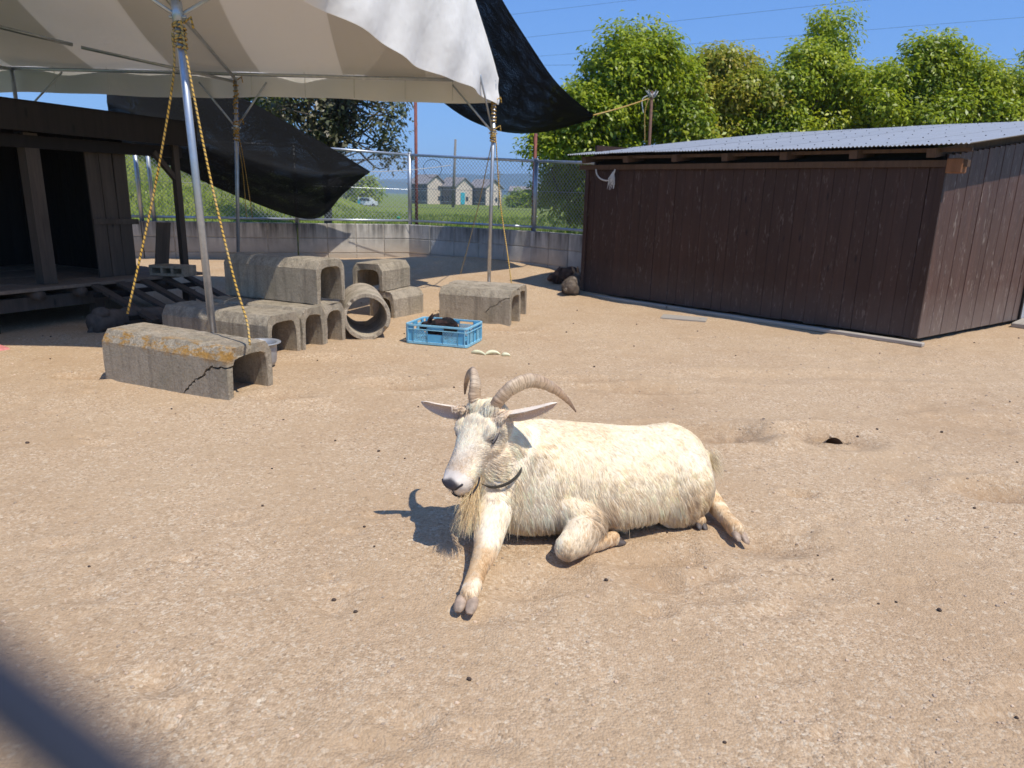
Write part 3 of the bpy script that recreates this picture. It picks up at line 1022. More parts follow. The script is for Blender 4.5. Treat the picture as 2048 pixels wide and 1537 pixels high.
def two_sided(o, inward, gap=0.004):
    """give the cloth a second, inner skin a few millimetres inside, marked 'inner'"""
    me = o.data
    n = len(me.vertices)
    bm = bmesh.new()
    bm.from_mesh(me)
    d = Vector(inward) * gap
    g = bmesh.ops.duplicate(bm, geom=bm.verts[:] + bm.edges[:] + bm.faces[:])['geom']
    for v in g:
        if isinstance(v, bmesh.types.BMVert):
            v.co += d
    bm.to_mesh(me)
    bm.free()
    a = me.attributes.new('inner', 'FLOAT', 'POINT')
    a.data.foreach_set('value', [0.0] * n + [1.0] * (len(me.vertices) - n))
    return o

def build_tent():
    t = thing('event_tent', 'large off white event tent on steel poles over the left side of the yard', 'tent')
    rng = np.random.default_rng(2)
    # roof cloth
    ys = np.linspace(T_BACK, T_FRONT, 50)
    P, UV = [], []
    for y in ys:
        xr = t_right(y)
        row, ur = [], []
        for q in np.linspace(0, 1, 90):
            x = xr + (T_LEFT - xr) * q
            z = float(canopy_z(x, y)) + 0.012 * math.sin(x * 5.1 + y * 2.0) * math.sin(q * 3.1)
            row.append((x, y, z))
            ur.append(((-x - 0.13 + 0.0 * y) / 0.93 + 0.10 * (T_BACK - y) ** 1.5 * 0.9, y))
        P.append(row)
        UV.append(ur)
    two_sided(uvgrid('roof_cloth', P, UV, M['canopy'], t), (0, 0, -1))
    # back valance
    P, UV = [], []
    xs = np.linspace(t_right(T_BACK) + 0.005, T_LEFT, 120)
    for k, z in enumerate((2.475, 2.38, 2.29, 2.205)):
        row, ur = [], []
        for x in xs:
            row.append((x, T_BACK + 0.02 + 0.012 * k * math.sin(x * 7.0), z + 0.012 * math.sin(x * 2.3 + 1) * (k == 3) - 0.02 * (k > 0) * sstep(-2.0, -5, x)))
            ur.append((-x / 3.5, z))
        P.append(row)
        UV.append(ur)
    two_sided(uvgrid('back_valance', P, UV, M['canopy'], t), (0, -1, 0))
    # gable cloth and side valance on the right: one creased sheet from roof edge to hem
    P, UV = [], []
    yy = np.linspace(T_BACK + 0.02, T_FRONT, 80)
    for k in range(14):
        f = k / 13
        row, ur = [], []
        for y in yy:
            s = (T_BACK - y)
            ztop = float(canopy_z(t_right(y), y)) + 0.012
            zbot = 2.19 + 0.025 * s + 0.02 * math.sin(s * 2.1) * min(1, s)
            z = ztop + (zbot - ztop) * f
            off = 0.015 + 0.05 * math.sin(f * 3.0) * min(1, s) + 0.03 * math.sin(s * 3.3 + 4 * f) * min(1, s) * f + 0.018 * math.sin(s * 8 - 6 * f) * f
            row.append((t_right(y) + off, y - 0.27 * off, z))
            ur.append((0.2 + f * 0.3, y))
        P.append(row)
        UV.append(ur)
    two_sided(uvgrid('gable_cloth', P, UV, M['canopy'], t), (-1, 0.27, 0))
    # front valance (mostly above the picture)
    P, UV = [], []
    for z in (2.56, 2.32):
        P.append([(x, T_FRONT, z) for x in np.linspace(t_right(T_FRONT), T_LEFT, 40)])
        UV.append([(-x / 3.5, z) for x in np.linspace(t_right(T_FRONT), T_LEFT, 40)])
    uvgrid('front_valance', P, UV, M['canopy'], t)
    # poles
    p1b, p1t = V(*(-2.025, 4.720, 0.168)), V(*(-2.034, 4.600, 2.261))
    p1b[2] = zg(p1b[0], p1b[1])
    p1t = p1t + (p1t - p1b) * 0.10
    p3b, p3t = V(*(-0.311, 8.550, 0.035)), V(*(-0.283, 8.520, 2.400))
    p3b[2] = zg(p3b[0], p3b[1])
    p2b, p2t = V(*(-3.307, 8.500, 0.143)), V(*(-3.170, 8.500, 2.368))
    p2b[2] = zg(p2b[0], p2b[1])
    p4b, p4t = V(-5.66, 8.5, 0), V(-5.66, 8.5, 2.42)
    p5b, p5t = V(-7.3, 4.7, 0), V(-7.3, 4.6, 2.5)
    def along(a, b, z):
        return a + (b - a) * (z - a[2]) / (b[2] - a[2])
    for b, tp, jz, r in ((p1b, p1t, 2.17, 0.024), (p2b, p2t, 1.86, 0.021), (p3b, p3t, 1.88, 0.022), (p4b, p4t, 1.9, 0.021), (p5b, p5t, 1.9, 0.021)):
        o = MB().tube([b, tp], r, 14).build('pole', M['galv'], t, smooth=True)
        j = along(b, tp, jz)
        MB().tube([along(b, tp, jz - 0.05), along(b, tp, jz + 0.09)], r * 1.35, 14).build('collar', M['galv'], o, smooth=True)
        MB().tube([j + V(-0.05, 0, 0.0), j + V(0.05, 0, 0.0)], 0.010, 8).build('bolt', M['galv'], o)
        MB().box((b[0], b[1], b[2] + 0.006), (0.16, 0.16, 0.012)).build('foot_plate', M['galv'], o)
    # pole 1 braces
    j = along(p1b, p1t, 2.17)
    for e in ((-2.146, 4.550, 2.247), (-1.914, 4.750, 2.300)):
        e = V(*e)
        e = j + (e - j) * 1.9
        MB().tube([j, e], 0.012, 8).build('brace', M['galv'], t, smooth=True)
    j = along(p2b, p2t, 1.86)
    for e in ((-3.589, 8.520, 2.335), (-2.832, 8.520, 2.353)):
        MB().tube([j, V(*e)], 0.011, 8).build('brace', M['galv'], t, smooth=True)
    j = along(p3b, p3t, 1.88)
    for e in ((-0.750, 8.500, 2.375), (-0.414, 7.900, 2.395)):
        MB().tube([j, V(*e)], 0.011, 8).build('brace', M['galv'], t, smooth=True)
    j = along(p4b, p4t, 1.9)
    MB().tube([j, V(-5.1, 8.5, 2.4)], 0.011, 8).build('brace', M['galv'], t, smooth=True)
    # eave pipes, rafters
    MB().tube([V(-0.27, 8.52, 2.43), V(-7.35, 8.5, 2.425)], 0.019, 10).build('eave_pipe', M['galv'], t, smooth=True)
    MB().tube([V(t_right(T_FRONT) + 0.02, T_FRONT + 0.06, 2.5), V(-7.35, T_FRONT + 0.06, 2.5)], 0.019, 10).build('eave_pipe', M['galv'], t, smooth=True)
    MB().tube([V(-0.29, 8.5, 2.43), V(t_right(T_FRONT) - 0.03, T_FRONT + 0.06, 2.5)], 0.019, 10).build('side_pipe', M['galv'], t, smooth=True)
    MB().tube([(-3.157, 8.480, 2.365), (-3.224, 6.900, 2.907)], 0.018, 10).build('rafter', M['galv'], t, smooth=True)
    MB().tube([(-3.188, 8.470, 2.348), (-4.398, 7.700, 2.523), ], 0.016, 10).build('rafter', M['galv'], t, smooth=True)
    MB().tube([(-4.469, 7.680, 2.541), (-5.044, 7.100, 2.627)], 0.018, 10).build('rafter', M['galv'], t, smooth=True)
    MB().tube([V(-5.66, 8.5, 2.42), (-5.600, 8.000, 2.381)], 0.018, 10).build('rafter', M['galv'], t, smooth=True)
    # ties holding the valance to the pipe
    tie = MB().tube([V(0, 0, 0.03), V(0, 0.03, 0.0), V(0, 0.02, -0.1), V(0, 0.015, -0.22)], 0.004, 4).mesh('tie', M['white_cord'])
    for x in (-0.75, -1.28, -1.85, -2.4, -3.0, -3.9, -4.6, -5.2):
        link('tie', tie, t, loc=(x, 8.49, 2.43))
    return p1b, p1t, p2b, p2t, p3b, p3t
P1B, P1T, P2B, P2T, P3B, P3T = build_tent()

def rope(name, pts, rad, mat, label, group=None, k=6, n=7, parent=None):
    return MB().tube(catmull(pts, k) if len(pts) > 2 else sag(pts[0], pts[1], 0.012, 14), rad, n, uvlen=True).build(name, mat, parent, smooth=True, label=label, cat='rope' if parent is None else None, group=group)

def on_pole(b, t, z):
    return b + (t - b) * (z - b[2]) / (t[2] - b[2])

def lashing(name, b, t, z0, z1, r, turns, mat, label):
    pts = []
    for q in np.linspace(0, 1, turns * 12):
        c = on_pole(b, t, z0 + (z1 - z0) * q + 0.012 * math.sin(q * 40))
        a = q * turns * 2 * math.pi
        pts.append(c + V(math.cos(a), math.sin(a), 0) * (r + 0.003 * math.sin(q * 23)))
    pts += [pts[-1] + V(0.05, -0.01, 0.03), pts[-1] + V(0.06, -0.01, -0.03)]
    return MB().tube(pts, 0.0075, 6, uvlen=True).build(name, mat, None, smooth=True, label=label, cat='rope')

lashing('rope_lashing', P1B, P1T, 2.00, 2.13, 0.033, 8, M['rope_y'], 'yellow and black rope wound round the nearest tent pole below the brace')
lashing('rope_lashing', P3B, P3T, 1.78, 1.92, 0.030, 8, M['rope_y'], 'yellow rope wound round the corner tent pole under the white gable')
lashing('rope_lashing', P3B, P3T, 1.99, 2.22, 0.026, 7, M['rope_y'], 'yellow rope strands wound up under the hem at the tent corner')
lashing('rope_lashing', P2B, P2T, 1.72, 1.92, 0.028, 8, M['rope_y'], 'brownish yellow rope wound round the shaded back tent pole')
lashing('rope_lashing', P2B, P2T, 1.98, 2.36, 0.024, 8, M['rope_y'], 'rope tangle tied at the top of the shaded back tent pole')
k1 = on_pole(P1B, P1T, 2.08)
rope('guy_rope', [k1 + V(-0.03, -0.03, 0), V(*(-2.103, 4.620, 1.826)), V(*(-2.327, 4.680, 1.131)), V(*(-2.477, 4.500, 0.404))], 0.0068, M['rope_y'], 'yellow black guy rope from nearest pole to left end of the cracked block')
rope('guy_rope', [k1 + V(0.03, -0.03, 0.25), k1 + V(0.03, -0.03, 0), V(*(-1.843, 4.400, 1.330)), V(*(-1.661, 4.200, 0.706)), V(*(-1.570, 4.120, 0.454)), V(*(-1.522, 4.020, 0.327))], 0.0068, M['rope_y'], 'faded yellow guy rope from nearest pole to open end of the cracked block')
k3 = on_pole(P3B, P3T, 1.84)
rope('guy_rope', [k3, V(*(-0.513, 9.600, 1.007)), V(*(-0.782, 10.000, 0.038))], 0.006, M['rope_pale'], 'thin dark guy rope slanting left from the corner tent pole to the sand')
rope('guy_rope', [k3 + V(0.03, 0, 0), V(*(-0.195, 8.500, 1.148)), V(*(-0.097, 8.200, 0.601)), V(*(-0.034, 7.850, 0.259))], 0.007, M['rope_y'], 'yellow guy rope from the corner tent pole down to the rear paired block')
k2 = on_pole(P2B, P2T, 1.8)
rope('guy_rope', [k2, V(*(-3.310, 8.900, 1.416)), V(*(-3.450, 9.300, 0.838))], 0.005, M['rope_y'], 'left of two thin ropes hanging from the shaded back pole by the net', None)
rope('guy_rope', [k2 + V(0.02, 0, 0), V(*(-3.282, 8.900, 1.475)), V(*(-3.374, 9.300, 0.840))], 0.005, M['rope_y'], 'right of two thin ropes hanging from the shaded back pole by the net', None)

# ------------------------------------------------------------------ black shade nets
def patch(corners_rows, nu, nv, fn=None):
    """rows of control points -> smooth surface (catmull both ways)"""
    rows = [catmull(r, nu) for r in corners_rows]
    cols = list(zip(*rows))
    return [[p for p in c] for c in zip(*[catmull(list(c), nv) for c in cols])]
def net(name, rows, label):
    P = np.array(patch(rows, 9, 9))
    a, b = P.shape[:2]
    rng = np.random.default_rng(8)
    nz = rnoise((a, b), 5, rng) - 0.5
    P[..., 2] += 0.03 * nz
    P[..., 1] += 0.05 * nz
    UV = [[(j / b * 2.0, i / a * 2.0) for j in range(b)] for i in range(a)]
    return uvgrid(name, P, UV, M['net'], None, label=label, cat='net', group='black shade nets')
# left one: slung from the hut roof to a point at the right
net('shade_net', [
    [(-5.448, 10.200, 3.174), (-4.815, 10.400, 2.889), (-3.858, 10.650, 2.405), (-3.035, 10.900, 1.972), (-2.258, 11.250, 1.515)],
    [(-5.445, 10.000, 2.441), (-4.791, 10.200, 2.169), (-3.914, 10.500, 1.826), (-3.028, 10.800, 1.522), (-2.251, 11.250, 1.500)],
    [(-5.435, 9.950, 2.188), (-4.763, 10.100, 1.969), (-3.926, 10.400, 1.619), (-3.042, 10.700, 1.400), (-2.244, 11.250, 1.486)],
    [(-5.503, 10.050, 1.978), (-4.837, 10.200, 1.717), (-3.914, 10.500, 1.332), (-3.026, 10.850, 1.085), (-2.373, 11.200, 1.386)],
    [(-5.557, 10.150, 1.761), (-4.939, 10.300, 1.523), (-4.006, 10.600, 1.082), (-3.068, 10.950, 0.785), (-2.611, 11.150, 1.182)],
], 'black shade net slung from the hut roof to a point under the tent')
net('shade_net', [
    [(-0.642, 7.200, 3.957), (-0.305, 8.000, 3.306), (0.103, 8.700, 2.843), (0.490, 9.300, 2.506), (0.953, 9.750, 2.238)],
    [(-0.794, 7.600, 3.863), (-0.452, 8.400, 3.312), (0.023, 9.000, 2.736), (0.441, 9.450, 2.393), (0.960, 9.750, 2.226)],
    [(-1.281, 8.300, 3.873), (-0.654, 9.000, 3.251), (-0.061, 9.500, 2.561), (0.430, 9.750, 2.249), (0.963, 9.770, 2.222)],
    [(-1.660, 9.200, 3.695), (-0.898, 9.800, 2.968), (-0.261, 10.300, 2.310), (0.357, 10.250, 2.141), (0.960, 9.800, 2.213)],
    [(-1.945, 10.000, 3.333), (-1.110, 10.600, 2.466), (-0.387, 11.100, 2.144), (0.308, 10.800, 2.088), (0.928, 9.850, 2.180)],
], 'black shade net pulled tight to a corner beside the white tent gable')
# tether poles and cords of the nets
pl = thing('tether_pole', 'brown pole with knotted cords rising behind the shed roof', 'pole')
pb, pt = V(*(2.325, 13.000, 1.015)), V(*(2.256, 13.000, 2.977))
MB().tube([pb - V(0, 0, 1.2), pt], 0.026, 10).build('shaft', M['brown_pole'], pl, smooth=True)
kn = MB()
for k in range(9):
    a = k * 0.7
    kn.tube([pt + V(0.035 * math.cos(a), 0.035 * math.sin(a), -0.02 - 0.012 * k), pt + V(0.1 * math.cos(a * 2.1), 0.05 * math.sin(a), 0.0 + 0.02 * math.sin(k)), pt + V(0.05 * math.cos(a), 0.04 * math.sin(a), -0.10)], 0.012, 5)
kn.build('knot', M['white_cord'], pl, smooth=True)
for dx, dz in ((-0.07, -0.8), (-0.13, -0.35)):
    MB().tube(catmull([pt + V(-0.02, -0.03, -0.05), pt + V(dx - 0.03, -0.03, dz * 0.4), pt + V(dx, -0.03, dz)], 6), 0.009, 6, uvlen=True).build('hanging_cord', M['rope_y'] if dz < -0.5 else M['white_cord'], pl)
rope('tether_rope', [V(*(0.960, 9.750, 2.226)), V(*(2.188, 12.950, 2.849))], 0.011, M['rope_y'], 'taut yellow rope from the net corner to the brown pole behind the shed')
MB().tube(sag((-2.233, 11.200, 1.492), (-1.025, 11.400, 1.624), 0.02), 0.005, 5).build('net_string', M['white_cord'], label='thin white cord stretched from the left net point along the fence', cat='cord')

# ------------------------------------------------------------------ open-fronted wooden hut on the left
HU_O = V(-4.123, 5.663, 0)
HU_U = unit(V(0.4555, 0.890, 0))
HU_N = V(-HU_U[1], HU_U[0], 0)
HAX = (HU_U, HU_N, V(0, 0, 1))
def hf(a, b, z):
    return HU_O + HU_U * a + HU_N * b + V(0, 0, z)
def build_hut():
    t = thing('wooden_hut', 'dark open fronted wooden hut with a raised plank deck in the shade', 'hut')
    rng = random.Random(12)
    rz = math.atan2(HU_U[1], HU_U[0])
    L0, L1 = -1.7, 1.95
    n = 17
    w = 2.05 / n
    me = cboxmesh('deck_plank', (L1 - L0, w - 0.005, 0.03), 0.003, M['deck_wood'])
    for i in range(n):
        link('deck_plank', me, t, loc=hf((L0 + L1) / 2 + rng.uniform(-0.03, 0.03), w * (i + 0.5), 0.335 + rng.uniform(-0.003, 0.003)), rot=(0, 0, rz))
    MB().bar(hf(L0, 0.10, 0.215), hf(0.95, 0.10, 0.215), 0.05, 0.11).build('edge_beam', M['hut_wood'], t)
    MB().bar(hf(L0, 1.9, 0.215), hf(L1, 1.9, 0.215), 0.05, 0.11).build('edge_beam', M['hut_wood'], t)
    MB().bar(hf(L0, 1.2, 0.15), hf(L1, 1.2, 0.15), 0.02, 0.34).build('under_deck_blind', M['hut_dark'], t)  # added under the deck to block daylight showing through from behind
    for a in (-0.62, -0.1, 0.30, 0.66, 1.1, 1.5):
        pts = [hf(a, -0.02, 0.282), hf(a + 0.02, 0.9, 0.282), hf(a - 0.02, 2.0, 0.282)]
        MB().tube(pts, [0.045, 0.042, 0.038], 9).build('joist', M['hut_wood'], t, smooth=True)
    for a in (-1.5, -0.05, 0.86, 1.85):
        for b in (0.12, 1.85):
            MB().bar(hf(a, b, -0.02), hf(a, b, 0.17), 0.09, 0.09, up=HU_U).build('deck_leg', M['hut_wood'], t)
    # posts and roof
    for a, b, wd in ((0.50, 0.22, 0.115), (1.86, 0.16, 0.06), (-1.55, 0.2, 0.1)):
        MB().bar(hf(a, b, 0.352), hf(a, b, 1.60), wd, wd, up=HU_U).build('post', M['hut_wood'], t)
    MB().bar(hf(1.84, 0.16, 1.28), hf(1.62, 0.16, 1.52), 0.045, 0.05, up=HU_N).build('knee_brace', M['hut_wood'], t)
    MB().bar(hf(L0, 0.2, 1.53), hf(L1, 0.2, 1.53), 0.08, 0.10).build('front_beam', M['hut_dark'], t)
    MB().bar(hf(L0 - 0.1, -0.03, 1.74), hf(L1 + 0.03, -0.03, 1.70), 0.025, 0.235).build('fascia_board', M['hut_dark'], t)
    P = [[hf(a, b, 1.83 - 0.01 * a + 0.10 * (b + 0.05)) for a in np.linspace(L0 - 0.15, L1 + 0.08, 8)] for b in (-0.06, 1.0, 2.3)]
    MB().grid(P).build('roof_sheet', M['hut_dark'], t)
    # back and end walls of boards with slits between them
    k = 24
    bw = (L1 - L0) / k
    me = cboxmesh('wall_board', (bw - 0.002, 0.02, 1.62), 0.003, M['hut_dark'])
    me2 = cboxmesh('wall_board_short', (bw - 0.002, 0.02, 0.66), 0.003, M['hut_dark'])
    for i in range(k):
        a = L0 + bw * (i + 0.5)
        if i in (6, 9):
            link('wall_board', me2, t, loc=hf(a, 1.95, 0.68), rot=(0, 0, rz))
            link('wall_board', me2, t, loc=hf(a, 1.95, 1.42), rot=(0, 0, rz))
        else:
            link('wall_board', me, t, loc=hf(a, 1.95 + 0.006 * (i % 2), 1.15), rot=(0, 0, rz))
    for i in range(13):
        b = 0.46 + i * 0.115
        link('end_board', cboxmesh('end_board', (0.02, 0.108, 1.5), 0.003, M['hut_dark']), t, loc=hf(1.48, b, 1.1), rot=(0, 0, rz))
        link('end_board', cboxmesh('end_board', (0.02, 0.113, 1.5), 0.003, M['hut_dark']), t, loc=hf(L0 + 0.03, b, 1.1), rot=(0, 0, rz))
    # front infill boards beside the doorway
    me3 = cboxmesh('front_board', (0.125, 0.022, 1.24), 0.004, M['hut_wood'])
    for i in range(3):
        link('front_board', me3, t, loc=hf(1.09 + i * 0.131, 0.30 + rng.uniform(-0.004, 0.004), 0.97), rot=(0, rng.uniform(-0.008, 0.008), rz))
    MB().bar(hf(1.02, 0.275, 0.87), hf(1.47, 0.275, 0.86), 0.02, 0.05).build('ledge', M['hut_wood'], t)
    # inner bars
    for a in (-0.35, -0.12, 0.06):
        MB().bar(hf(a, 1.5, 0.36), hf(a + 0.02, 1.5, 0.95), 0.05, 0.02, up=HU_U).build('bar', M['hut_wood'], t)
    MB().bar(hf(-0.8, 1.48, 0.97), hf(0.3, 1.48, 0.97), 0.03, 0.06).build('bar', M['hut_wood'], t)
    # slatted ramp down to the sand
    r = t
    for i, a in enumerate((0.78, 1.02, 1.26, 1.5, 1.74)):
        MB().bar(hf(a, -0.01, 0.325), hf(a + 0.05, -0.72 - 0.04 * (i % 2), 0.07), 0.075, 0.03).build('ramp_slat', M['hut_wood'], r)
    for b, z in ((-0.12, 0.255), (-0.55, 0.095)):
        MB().bar(hf(0.7, b, z), hf(1.9, b, z), 0.05, 0.04).build('ramp_bearer', M['hut_dark'], r)
build_hut()
bd = MB().box((0, 0, 0), (0.15, 0.02, 0.52)).mesh('leaning_board', M['hut_wood'])
link('leaning_board', bevel_mesh(bd, 0.003), loc=hf(1.60, 0.13, 0.60), rot=(0.16, 0.04, math.atan2(HU_U[1], HU_U[0])), label='short plank leaning against the shaded hut beside the hollow block', cat='plank')

def hollow_block():
    m = MB()
    L, W, H = 0.39, 0.10, 0.19
    xs = [-0.195, -0.165, -0.07, -0.045, 0.045, 0.07, 0.165, 0.195]
    t = thing('hollow_block', 'grey hollow concrete block lying on the hut deck', 'block', loc=tuple(hf(1.58, -0.02, 0.352)))
    b = MB()
    b.box((0, 0, 0.012), (L, H, 0.024)).box((0, 0, W - 0.012), (L, H, 0.024))
    for x0, x1 in ((-0.195, -0.165), (-0.072, -0.045), (0.045, 0.072), (0.165, 0.195)):
        b.box(((x0 + x1) / 2, 0, W / 2), (x1 - x0, H - 0.004, W - 0.05))
    o = b.build('shell', M['conc'], t)
    t.rotation_euler = (0, 0, R(-12))
hollow_block()

def fallen_log():
    pts = [V(*(-3.488, 5.793, 0.000)), V(*(-3.357, 6.114, 0.000)), V(*(-3.149, 6.321, 0.000)), V(*(-2.895, 6.574, 0.000))]
    for i, p in enumerate(pts):
        p[2] = 0.085 + 0.01 * math.sin(i * 2)
    c = catmull(pts, 8)
    rng = random.Random(5)
    t = thing('fallen_log', 'knobbly dark log lying in the shade before the hut deck', 'log')
    MB().tube(c, [0.08 + rng.uniform(-0.014, 0.014) for _ in c], 12).build('trunk', M['bark'], t, smooth=True)
    for p in (c[2], c[9]):
        MB().tube([p, p + V(-0.04, -0.05, -0.03), p + V(-0.07, -0.08, -0.085)], [0.035, 0.03, 0.022], 8).build('stub', M['bark'], t, smooth=True)
    MB().ellipsoid(c[1] + V(0.03, 0.02, 0.08), (0.07, 0.06, 0.05)).build('knot', M['bark'], t, smooth=True)
fallen_log()

# ------------------------------------------------------------------ concrete U-blocks
def apply_mods(o):
    dg = bpy.context.evaluated_depsgraph_get()
    me = bpy.data.meshes.new_from_object(o.evaluated_get(dg))
    old = o.data
    o.modifiers.clear()
    o.data = me
    return o

def ublock_mesh(name, L, W, H, mat, seed=0, th=0.040):
    rng = np.random.default_rng(seed)
    ch = 0.048
    outer = [(0, 0), (0, H * 0.4), (0, H - ch * 1.45), (ch * 0.5, H - ch * 0.6), (ch, H)]
    outer += [(W * 0.5, H + 0.003)] + [(W - x, z) for x, z in reversed(outer)]
    ih = H - 0.060
    r = min(0.055, W * 0.2)
    inner = [(th, 0), (th + 0.004, H * 0.4), (th + 0.007, ih - r), (th + 0.007 + r * 0.28, ih - r * 0.28), (th + 0.007 + r, ih)]
    inner += [(W * 0.5, ih + 0.002)] + [(W - x, z) for x, z in reversed(inner)]
    N = len(outer)
    xs = [0, 0.006] + list(np.linspace(0.04, L - 0.04, int(L / 0.045))) + [L - 0.006, L]
    vs, fs = [], []
    for i, x in enumerate(xs):
        e = 0.005 if i in (0, len(xs) - 1) else 0.0
        for prof, sgn in ((outer, 1), (inner, -1)):
            for (y, z) in prof:
                cy, cz = W / 2 - y, H / 2 - z
                l = math.hypot(cy, cz) + 1e-6
                j = rng.normal(0, 0.0012, 3)
                if e > 0 and rng.random() < 0.45:          # chipped ends
                    j[0] += rng.exponential(0.007) * (1 if i == 0 else -1)
                    j[2] += -0.004 * rng.random()
                vs.append((x + j[0] * (1 - (e > 0) * 0.3), y + sgn * e * cy / l + j[1], max(0, z + sgn * e * cz / l * 0.7 + j[2])))
    R2 = 2 * N
    for i in range(len(xs) - 1):
        a, b = i * R2, (i + 1) * R2
        for k in range(N - 1):
            fs.append((a + k, a + k + 1, b + k + 1, b + k))
            fs.append((a + N + k + 1, a + N + k, b + N + k, b + N + k + 1))
        fs.append((a, b, b + N, a + N))
        fs.append((a + N - 1, a + 2 * N - 1, b + 2 * N - 1, b + N - 1))
    e = (len(xs) - 1) * R2
    for k in range(N - 1):
        fs.append((k + 1, k, N + k, N + k + 1))
        fs.append((e + k, e + k + 1, e + N + k + 1, e + N + k))
    m = MB().add(vs, fs)
    me = m.mesh(name, mat)
    bm = bmesh.new()
    bm.from_mesh(me)
    bmesh.ops.recalc_face_normals(bm, faces=bm.faces)
    bm.to_mesh(me)
    bm.free()
    return smooth_by_angle(me, 22)

def ublock(corner, ang, L, W, H, label, mat='conc', seed=0, z=None, roll=0.0, cut=None, group='concrete U blocks'):
    """corner: ground point of the end x=L, side y=0"""
    c, s = math.cos(R(ang)), math.sin(R(ang))
    ox, oy = corner[0] - c * L, corner[1] - s * L
    if z is None:
        z = float(zg(corner[0] - c * L / 2, corner[1] - s * L / 2, False)) - 0.012
    o = link('concrete_channel_block', ublock_mesh('concrete_channel_block', L, W, H, M[mat], seed), None, label, 'concrete block', group, loc=(ox, oy, z), rot=(0, roll, R(ang)))
    if cut:
        cu = link('crack_cutter', cut)
        cu.parent = o
        md = o.modifiers.new('crack', 'BOOLEAN')
        md.object = cu
        md.operation = 'DIFFERENCE'
        md.solver = 'EXACT'
        bpy.context.view_layer.update()
        apply_mods(o)
        bpy.data.objects.remove(cu)
    return o

def crack_mesh(line, w0, y0, y1):
    """jagged slot through the side y0..y1 along a line of (x, z)"""
    rng = random.Random(6)
    pts = []
    for i in range(len(line) - 1):
        (xa, za), (xb, zb) = line[i], line[i + 1]
        for k in range(5):
            q = k / 5
            pts.append((xa + (xb - xa) * q + rng.uniform(-0.008, 0.008), za + (zb - za) * q + rng.uniform(-0.008, 0.008)))
    pts.append(line[-1])
    n = len(pts)
    A, B = [], []
    for i, (x, z) in enumerate(pts):
        q = unit(V(pts[min(i + 1, n - 1)][0] - pts[max(i - 1, 0)][0], pts[min(i + 1, n - 1)][1] - pts[max(i - 1, 0)][1]))
        w = w0 * (0.45 + 0.75 * rng.random()) * (0.35 + 0.65 * min(1, i / 3))
        A.append((x - q[1] * w / 2, z + q[0] * w / 2))
        B.append((x + q[1] * w / 2, z - q[0] * w / 2))
    loop = A + B[::-1]
    m = MB()
    m.loft([[(x, y0, z) for x, z in loop], [(x, y1, z) for x, z in loop]], cap=False)
    k = len(A)
    base = 0
    for off in (0, len(loop)):
        for i in range(k - 1):
            f = (off + i, off + i + 1, off + len(loop) - 2 - i, off + len(loop) - 1 - i)
            m.f.append(f if off else f[::-1])
    me = m.mesh('crack')
    bm = bmesh.new()
    bm.from_mesh(me)
    bmesh.ops.recalc_face_normals(bm, faces=bm.faces)
    bm.to_mesh(me)
    bm.free()
    return me

crack = crack_mesh([(0.64, -0.02), (0.70, 0.05), (0.74, 0.10), (0.83, 0.155), (0.90, 0.215), (0.97, 0.225), (1.06, 0.235)], 0.013, -0.03, 0.075)
ublock((-1.645, 3.965), -23.0, 1.03, 0.37, 0.335, 'nearest concrete channel block, cracked at its open end, with orange lichen on top', 'conc_lichen', 1, roll=0.018, cut=crack)
ublock((-1.75, 4.97), -22.5, 1.02, 0.355, 0.33, 'concrete channel block in the low row, nearest the steel pot', 'conc', 2)
ublock((-1.605, 5.305), -23.5, 1.0, 0.285, 0.33, 'middle concrete channel block of the low row behind the pot', 'conc', 3)
ublock((-1.50, 5.555), -22.5, 1.0, 0.275, 0.33, 'concrete channel block of the low row beside the round pipe', 'conc_pale', 4)
ublock((-1.535, 5.53), -25.0, 0.98, 0.34, 0.34, 'concrete channel block stacked on top of the low row', 'conc', 5, z=0.334)
crk2 = crack_mesh([(0.48, 0.10), (0.54, 0.17), (0.60, 0.20), (0.66, 0.255), (0.73, 0.27)], 0.008, -0.03, 0.03)
ublock((-0.034, 6.69), -18.0, 0.74, 0.33, 0.335, 'short concrete channel block with a hairline crack behind the blue crate', 'conc', 6, cut=crk2)
ublock((0.035, 7.10), -17.0, 0.76, 0.33, 0.33, 'concrete channel block standing behind the cracked short one', 'conc_pale', 7)
ublock((-1.44, 7.02), 244.0, 0.52, 0.30, 0.27, 'small concrete channel block on the ground behind the round pipe', 'conc_pale', 8)
ublock((-1.60, 7.02), 250.0, 0.56, 0.34, 0.26, 'small concrete channel block stacked askew on the lower small one', 'conc', 9, z=0.265)

